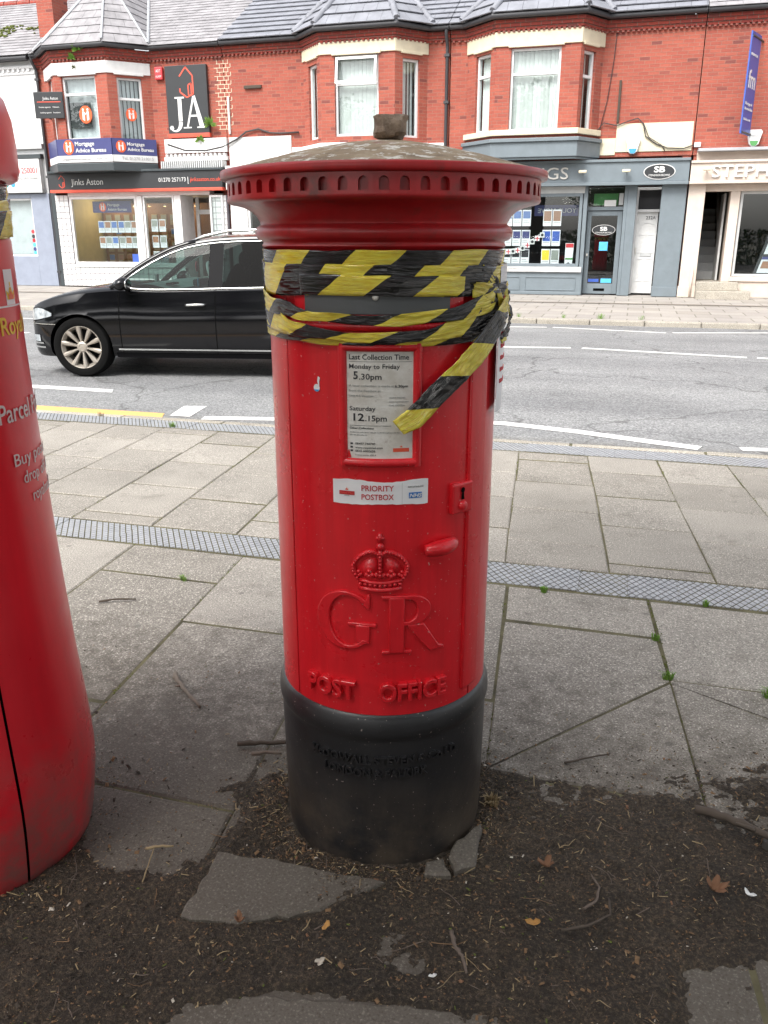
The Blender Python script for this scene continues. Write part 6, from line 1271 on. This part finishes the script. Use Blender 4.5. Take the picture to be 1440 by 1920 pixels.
tmp = lo.build('tmp', 'carpaint'); ct = MB()
for wx in (0, 2.71):
    for s in (-1, 1):
        q0 = len(ct.v); ct.add([(wx + .355 * math.cos(2 * math.pi * i / 40), yy, .315 + .355 * math.sin(2 * math.pi * i / 40)) for yy in (s * .62, s * 1.1) for i in range(40)], [tuple(range(40)), tuple(range(79, 39, -1))] + [(i, (i + 1) % 40, 40 + (i + 1) % 40, 40 + i) for i in range(40)])
cut = ct.build('cut', 'cartrim'); bo = tmp.modifiers.new('b', 'BOOLEAN'); bo.object = cut; bo.operation = 'DIFFERENCE'; bo.solver = 'EXACT'
bm_ = bpy.data.meshes.new_from_object(tmp.evaluated_get(bpy.context.evaluated_depsgraph_get())); bpy.data.objects.remove(tmp); bpy.data.objects.remove(cut)
bm_.name = 'body'
if len(bm_.materials) < 2: bm_.materials.append(MT['cartrim'])
for p in bm_.polygons:
    c = p.center
    for wx in (0, 2.71):
        if math.hypot(c.x - wx, c.z - .315) < .353 or (abs(abs(c.y) - .62) < .01 and math.hypot(c.x - wx, c.z - .315) < .36): p.material_index = 1
    if c.z > .88 and abs(c.y) < .70 and .62 < c.x < 3.7 and p.normal.z > .9: p.material_index = 1
bm_.polygons.foreach_set('use_smooth', [True] * len(bm_.polygons)); bm_.set_sharp_from_angle(angle=R_(38)); CB = link('body', bm_, CAR)
KA = [(.34, .925), (.48, 1.03), (.64, 1.145), (.83, 1.255), (1.03, 1.345), (1.25, 1.405), (1.55, 1.442), (2.1, 1.457), (2.7, 1.445), (3.2, 1.385), (3.5, 1.335), (3.68, 1.27), (3.80, 1.17)]
def AL(x): return crom(KA, x)
def yv(z): return .842 - (z - .90) / .53 * .215
def zbelt(x): return crom(KT, x) + .004
def patch_side(name, m, x0, x1, zf0, zf1, s, off=.004, nx=12, nz=3, parent=CAR, smooth=True):
    f0 = zf0 if callable(zf0) else (lambda x: zf0); f1 = zf1 if callable(zf1) else (lambda x: zf1)
    def fn(u, v): x = x0 + (x1 - x0) * u; z = f0(x) + (f1(x) - f0(x)) * v; return (x - (off * .6 if x < -.35 else 0), s * (side_y(x, z) + off), z)
    return MB().grid(fn, nx, nz).build(name, m, parent, smooth=smooth, fixn=False)
topg = lambda x: min(AL(x) - .045, AL(x) - .03)
def glass_side(name, m, x0, x1, s, parent=CAR, n=14, inset=0.):
    def fn(u, v): x = x0 + (x1 - x0) * u; zb = zbelt(x) + .006; zt = max(zb + .002, topg(x)); z = zb + (zt - zb) * v; return (x, s * (yv(z) - inset), z)
    return MB().grid(fn, n, 6).build(name, m, parent, smooth=True, fixn=False)
for s in (-1, 1):
    glass_side('front_window', 'carglass', .47, 1.42, s); glass_side('rear_door_window', 'privacy', 1.57, 2.48, s); glass_side('quarter_window', 'privacy', 2.55, 3.50, s)
    for nm, a, b in (('b_pillar', 1.42, 1.57), ('c_pillar', 2.48, 2.55), ('d_pillar', 3.50, 3.70)): glass_side(nm, 'cartrim' if nm != 'd_pillar' else 'carpaint', a, b, s, inset=-.003)
    def fn(u, v): x = .40 + (3.72 - .40) * u; zt = topg(x) - .004; zz = zt + (AL(x) - zt) * v; return (x, s * (yv(zz) + .006 * math.sin(math.pi * v)), zz)
    MB().grid(fn, 60, 4).build('roof_frame', 'carpaint', CAR, smooth=True, fixn=False)
    ch = MB().tube([(x, s * (yv(topg(x)) + .006), topg(x) - .004) for x in [.50 + i * .1 for i in range(31)]], .0085, 6); ch.build('window_chrome', 'chrome', CAR, smooth=True)
    MB().tube([(x, s * (yv(zbelt(x)) + .012), zbelt(x) + .004) for x in [.46 + i * .1 for i in range(32)]], .010, 6).build('belt_chrome', 'chrome', CAR, smooth=True)
    MB().tube([(.36 + .09 * i, s * (yv(AL(.36 + .09 * i)) - .012), AL(.36 + .09 * i) - .012) for i in range(11)], .030, 8).build('a_pillar', 'carpaint', CAR, smooth=True)
    MB().tube([(1.22, s * .60, AL(1.22) + .008), (1.34, s * .595, AL(1.34) + .035), (1.6, s * .585, AL(1.6) + .062), (2.1, s * .58, AL(2.1) + .066), (2.8, s * .58, AL(2.8) + .062), (3.15, s * .585, AL(3.15) + .045), (3.32, s * .59, AL(3.32) + .0)], .016, 8).build('roof_rail', 'chrome', CAR, smooth=True)
    hl = lambda x: (x + .64) / .34; HL = patch_side('headlight', 'lamp', -.64, -.30, lambda x: .585 + .06 * hl(x) ** 1.5, lambda x: .60 + .06 * hl(x) ** 1.5 + .105 * math.sin(math.pi * (.22 + .74 * hl(x))), s, .006, 16, 6); patch_side('headlight_bezel', 'seam', -.645, -.285, lambda x: .575 + .06 * max(0, hl(x)) ** 1.5, lambda x: .61 + .06 * max(0, hl(x)) ** 1.5 + .105 * math.sin(math.pi * (.22 + .74 * min(1, max(0, hl(x))))), s, .003, 16, 6, HL)
    patch_side('front_trim', 'chrome', -.66, -.26, .555, .563, s, .006, 12, 1); patch_side('fog_trim', 'chrome', -.64, -.42, .30, .318, s, .006, 8, 1); patch_side('fog_trim', 'chrome', -.63, -.44, .345, .36, s, .006, 8, 1); patch_side('fog_lamp', 'lamp', -.62, -.48, .37, .44, s, .006, 8, 2)
    patch_side('sill_trim', 'chrome', .42, 2.34, .296, .312, s, .008, 12, 1); patch_side('sill_skirt', 'cartrim', .38, 2.34, .21, .262, s, .006, 12, 2)
    for x in (.46, 1.50, 2.44): patch_side('door_gap', 'seam', x - .005, x + .005, .27, lambda q: zbelt(q) - .01, s, .0018, 1, 14)
    for x in (1.18, 2.12):
        hz = .765 + .012 * (x - 1); hm = MB().tube([(x, s * (side_y(x, hz) + .004), hz), (x + .03, s * (side_y(x, hz) + .030), hz + .003), (x + .19, s * (side_y(x, hz) + .032), hz + .008), (x + .22, s * (side_y(x, hz) + .004), hz + .008)], [.010, .013, .013, .010], 8); hm.build('door_handle', 'chrome' if x < 2 else 'carpaint', CAR, smooth=True)
    mi = MB().sphere((.56, s * 1.0, .985), 1, 16, 10, .075, .105, .068); mi.map(lambda x, y, z: (x + .25 * (z - .985), y, z)); MR = mi.build('door_mirror', 'carpaint', CAR, smooth=True); MB().tube([(.56, s * .85, .925), (.56, s * .96, .955)], .028, 8).build('mirror_arm', 'cartrim', MR, smooth=True); MB().sphere((.625, s * 1.0, .985), 1, 12, 8, .012, .092, .055).build('mirror_glass', 'chrome', MR, smooth=True)
    patch_side('tail_light', 'txtred', 3.40, 3.80, .72, .86, s, .006, 8, 2)
def roof_fn(x, t): zz = AL(x); return (x, t * (yv(zz) - .01), zz - .005 + .045 * (1 - t * t))
MB().grid(lambda u, v: roof_fn(1.22 + (3.62 - 1.22) * u, -1 + 2 * v), 40, 14).build('roof', 'carpaint', CAR, smooth=True, fixn=False)
MB().grid(lambda u, v: (lambda x, t: (x - .20 * (1 - t * t) * (1 - u), t * (yv(AL(x)) - .02), AL(x) - .008 + .045 * (1 - t * t)))(.38 + .86 * u, -1 + 2 * v), 14, 14).build('windscreen', 'carglass', CAR, smooth=True, fixn=False)
MB().grid(lambda u, v: (lambda x, t: (x + .03 * (1 - t * t), t * (.62 + .2 * u), 1.30 - .33 * u))(3.62 + .22 * u, -1 + 2 * v), 8, 10).build('tailgate_glass', 'privacy', CAR, smooth=True, fixn=False)
MB().box(-.70, -.66, -.34, .34, .33, .46).build('lower_grille', 'cartrim', CAR, bevel=.01); MB().box(-.69, -.65, -.42, .42, .52, .60).build('grille', 'cartrim', CAR, bevel=.01); MB().box(-.712, -.70, -.26, .26, .36, .47).build('number_plate', 'white', CAR, bevel=.004)
# interior
MB().grid(lambda u, v: (.45 + .55 * u, -.72 + 1.44 * v, .895 + .075 * math.sin(math.pi * min(1, u * .8 + .15)) + (.03 if v > .62 and u > .6 else 0)), 12, 24).build('dashboard', 'dash', CAR, smooth=True, fixn=False)
MB().box(.96, 1.02, .1, .62, .86, .985).build('instrument_cowl', 'seat', CAR, bevel=.02)
for q in (-.52, -.38): MB().box(.86, .93, q, q + .1, .955, .975).build('air_vent', 'cartrim', CAR, bevel=.004)
sw = MB(); sw.tube([(1.16 - .07 * math.sin(a), .36 + .18 * math.cos(a), 1.0 + .165 * math.sin(a)) for a in [2 * math.pi * i / 28 for i in range(29)]], .017, 8); sw.tube([(1.16, .20, 1.0), (1.13, .36, .99), (1.16, .52, 1.0)], .025, 6); sw.build('steering_wheel', 'lightgrey', CAR, smooth=True)
for nm, x, ys in (('front_seat', 1.58, (-.37, .37)), ('rear_seat', 2.45, (-.42, 0, .42))):
    for y in ys:
        b = MB().sphere((x, y, .88), 1, 14, 10, .11, .24, .30); b.map(lambda X, Y, Z: (X + .22 * (Z - .88), Y, Z)); st_ = b.build(nm, 'seat', CAR, smooth=True); MB().sphere((x + .12, y, 1.215), 1, 12, 8, .05, .13, .085).build('headrest', 'seat', st_, smooth=True)
MB().box(.70, .73, -.42, -.34, .98, 1.06).build('phone_holder', 'txtgrey', CAR, bevel=.008); MB().box(1.045, 1.052, .02, .07, .90, 1.0).build('hanging_tag', 'cyan', CAR, bevel=.01); MB().sphere((1.05, .02, 1.13), 1, 8, 6, .01, .05, .06).build('air_freshener', 'pinkred', CAR, smooth=True); MB().box(1.08, 1.12, -.11, .11, 1.27, 1.33).build('interior_mirror', 'seat', CAR, bevel=.015)
MB().box(2.1, 2.2, .55, .72, .98, 1.02).build('window_card', 'white', CAR)
# wheels
def wheel(x, y, s):
    w_ = bpy.data.objects.new('wheel', None); COL.objects.link(w_); w_.parent = CAR; w_.location = (x, y, .318)
    def lat(prof, nm, m, nseg=56, auto=40):
        mb = MB()
        vs = [(r * math.cos(2 * math.pi * j / nseg), s * d, r * math.sin(2 * math.pi * j / nseg)) for r, d in prof for j in range(nseg)]
        mb.add(vs, [(i * nseg + j, i * nseg + (j + 1) % nseg, (i + 1) * nseg + (j + 1) % nseg, (i + 1) * nseg + j) for i in range(len(prof) - 1) for j in range(nseg)]); return mb.build(nm, m, w_, auto=auto)
    lat([(.222, .10), (.235, .108), (.27, .112), (.30, .105), (.314, .085), (.3185, .05), (.3185, -.05), (.314, -.085), (.29, -.11), (.222, -.10)], 'tyre', 'tyre')
    lat([(.193, .06), (.209, .085), (.218, .101), (.224, .103), (.229, .098), (.222, .07), (.209, -.08), (.193, -.09)], 'rim', 'alloy'); lat([(.001, -.01), (.185, -.01)], 'brake_disc', 'cartrim')
    for k in range(10):
        a = 2 * math.pi * (k + .5) / 10 + .1; mb = MB(); e = (.009, .014, .021, .025, .021); rr_ = (.042, .094, .15, .19, .219); dd = (.070, .078, .086, .092, .094); vs = []
        for q in range(5):
            for sg, dp in ((-1, 0), (-.45, .012), (.45, .012), (1, 0), (1, -.03), (-1, -.03)): vs.append((rr_[q] * math.cos(a) - sg * e[q] * math.sin(a), s * (dd[q] + dp), rr_[q] * math.sin(a) + sg * e[q] * math.cos(a)))
        mb.add(vs, [(i * 6 + j, i * 6 + (j + 1) % 6, (i + 1) * 6 + (j + 1) % 6, (i + 1) * 6 + j) for i in range(4) for j in range(6)] + [tuple(range(6)), tuple(range(24, 30))]); mb.build('spoke', 'alloy', w_, auto=35)
    lat([(.062, .05), (.060, .078), (.05, .088), (.034, .09), (.032, .086), (.001, .088)], 'hub', 'alloy', 24)
    return w_
for wx in (0, 2.71):
    for s in (-1, 1): wheel(wx, s * .785, s)
# ------------------------------------------------------------------ the street tree over the photographer (source of the litter and the shade)
TR = thing('street_tree', 'broad leafy street tree standing over the postboxes behind the viewer', 'tree', (.9, -1.5, 0))
tb = MB(); tb.tube([(0, 0, -.1), (.02, 0, .3), (0, .03, 1.5), (-.05, .05, 2.6), (-.1, .1, 3.8), (-.1, .2, 5.0)], [.30, .22, .19, .17, .12, .05], 14)
limbs = []
for k in range(11):
    a = 2 * math.pi * k / 11 + random.uniform(-.2, .2); z0 = random.uniform(2.3, 3.9); L = random.uniform(1.8, 3.0); pts = [(-.05, .08, z0)]
    for i in range(1, 6): t = i / 5; pts.append((math.cos(a) * L * t + random.uniform(-.1, .1), math.sin(a) * L * t + random.uniform(-.1, .1), z0 + L * .35 * t + random.uniform(-.08, .08)))
    tb.tube(pts, [.075, .06, .05, .038, .026, .012], 8); limbs.append(pts)
tb.build('trunk', 'bark', TR, smooth=True)
cr_ = MB(); cl = []
for i in range(95):
    a = random.uniform(0, 6.28); r = 3.2 * math.sqrt(random.random()); cl.append((math.cos(a) * r - .5, math.sin(a) * r + .55, 2.9 + random.uniform(.0, 1.9) * (1 - (r / 3.6) ** 2) + .25))
for i in range(7200):
    c = random.choice(cl); p = Vector(c) + Vector((random.gauss(0, .33), random.gauss(0, .33), random.gauss(0, .22)))
    wp = p + Vector((.9, -1.5, 0)); fwd = -wp.x * math.sin(YAW) + wp.y * math.cos(YAW)
    if fwd > 0 and (wp.z - CAM_H) < .42 * fwd + .35: continue
    s = random.uniform(.06, .11); d = Vector((random.gauss(0, 1), random.gauss(0, 1), random.gauss(0, .5))).normalized(); e = d.cross(Vector((random.gauss(0, 1), random.gauss(0, 1), random.gauss(0, 1)))).normalized()
    cr_.add([tuple(p - d * s), tuple(p + e * s * .55), tuple(p + d * s), tuple(p - e * s * .55)], [(0, 1, 2, 3)])
cr_.build('crown', 'leaf', TR, fixn=False)

TRC = [c for c in TR.children]
for k, (x, y, s, r) in enumerate([(-30, -12, 2.0, .4), (-22, -13.5, 2.2, 1.7), (-14, -11.5, 1.9, 2.9), (-6, -13, 2.1, 4.0), (2, -11.5, 1.9, 5.1), (10, -13, 2.1, .9), (18, -12, 2.0, 2.2), (26, -13.5, 2.1, 3.3)]):
    t = TR.copy(); COL.objects.link(t); t.location = (x, y, 0); t.scale = (s * 1.15, s, s); t.rotation_euler.z = r; t['label'] = 'tall leafy tree behind the viewer, %s of the row from the left' % ORD[k]; t['group'] = 'row of trees behind the viewer'
    for ch in TRC: c = ch.copy(); COL.objects.link(c); c.parent = t
hd_ = MB()  # unseen foliage added behind the viewer to darken reflections in the car
for i in range(16000):
    x = random.uniform(-34, 28); z = random.uniform(0, 1.9); y = -10.6 + random.gauss(0, .35); s = random.uniform(.08, .16); d = Vector((random.gauss(0, 1), random.gauss(0, 1), random.gauss(0, 1))).normalized(); e = d.cross(Vector((random.gauss(0, 1), random.gauss(0, 1), random.gauss(0, 1)))).normalized()
    hd_.add([(x - d.x * s, y - d.y * s, z - d.z * s), (x + e.x * s * .6, y + e.y * s * .6, z + e.z * s * .6), (x + d.x * s, y + d.y * s, z + d.z * s), (x - e.x * s * .6, y - e.y * s * .6, z - e.z * s * .6)], [(0, 1, 2, 3)])
hd_.build('foliage', 'leaf', tag(thing('added_hedge', 'unseen foliage added behind the viewer to darken reflections', 'added_hedge', (0, 0, 0)), None), fixn=False)
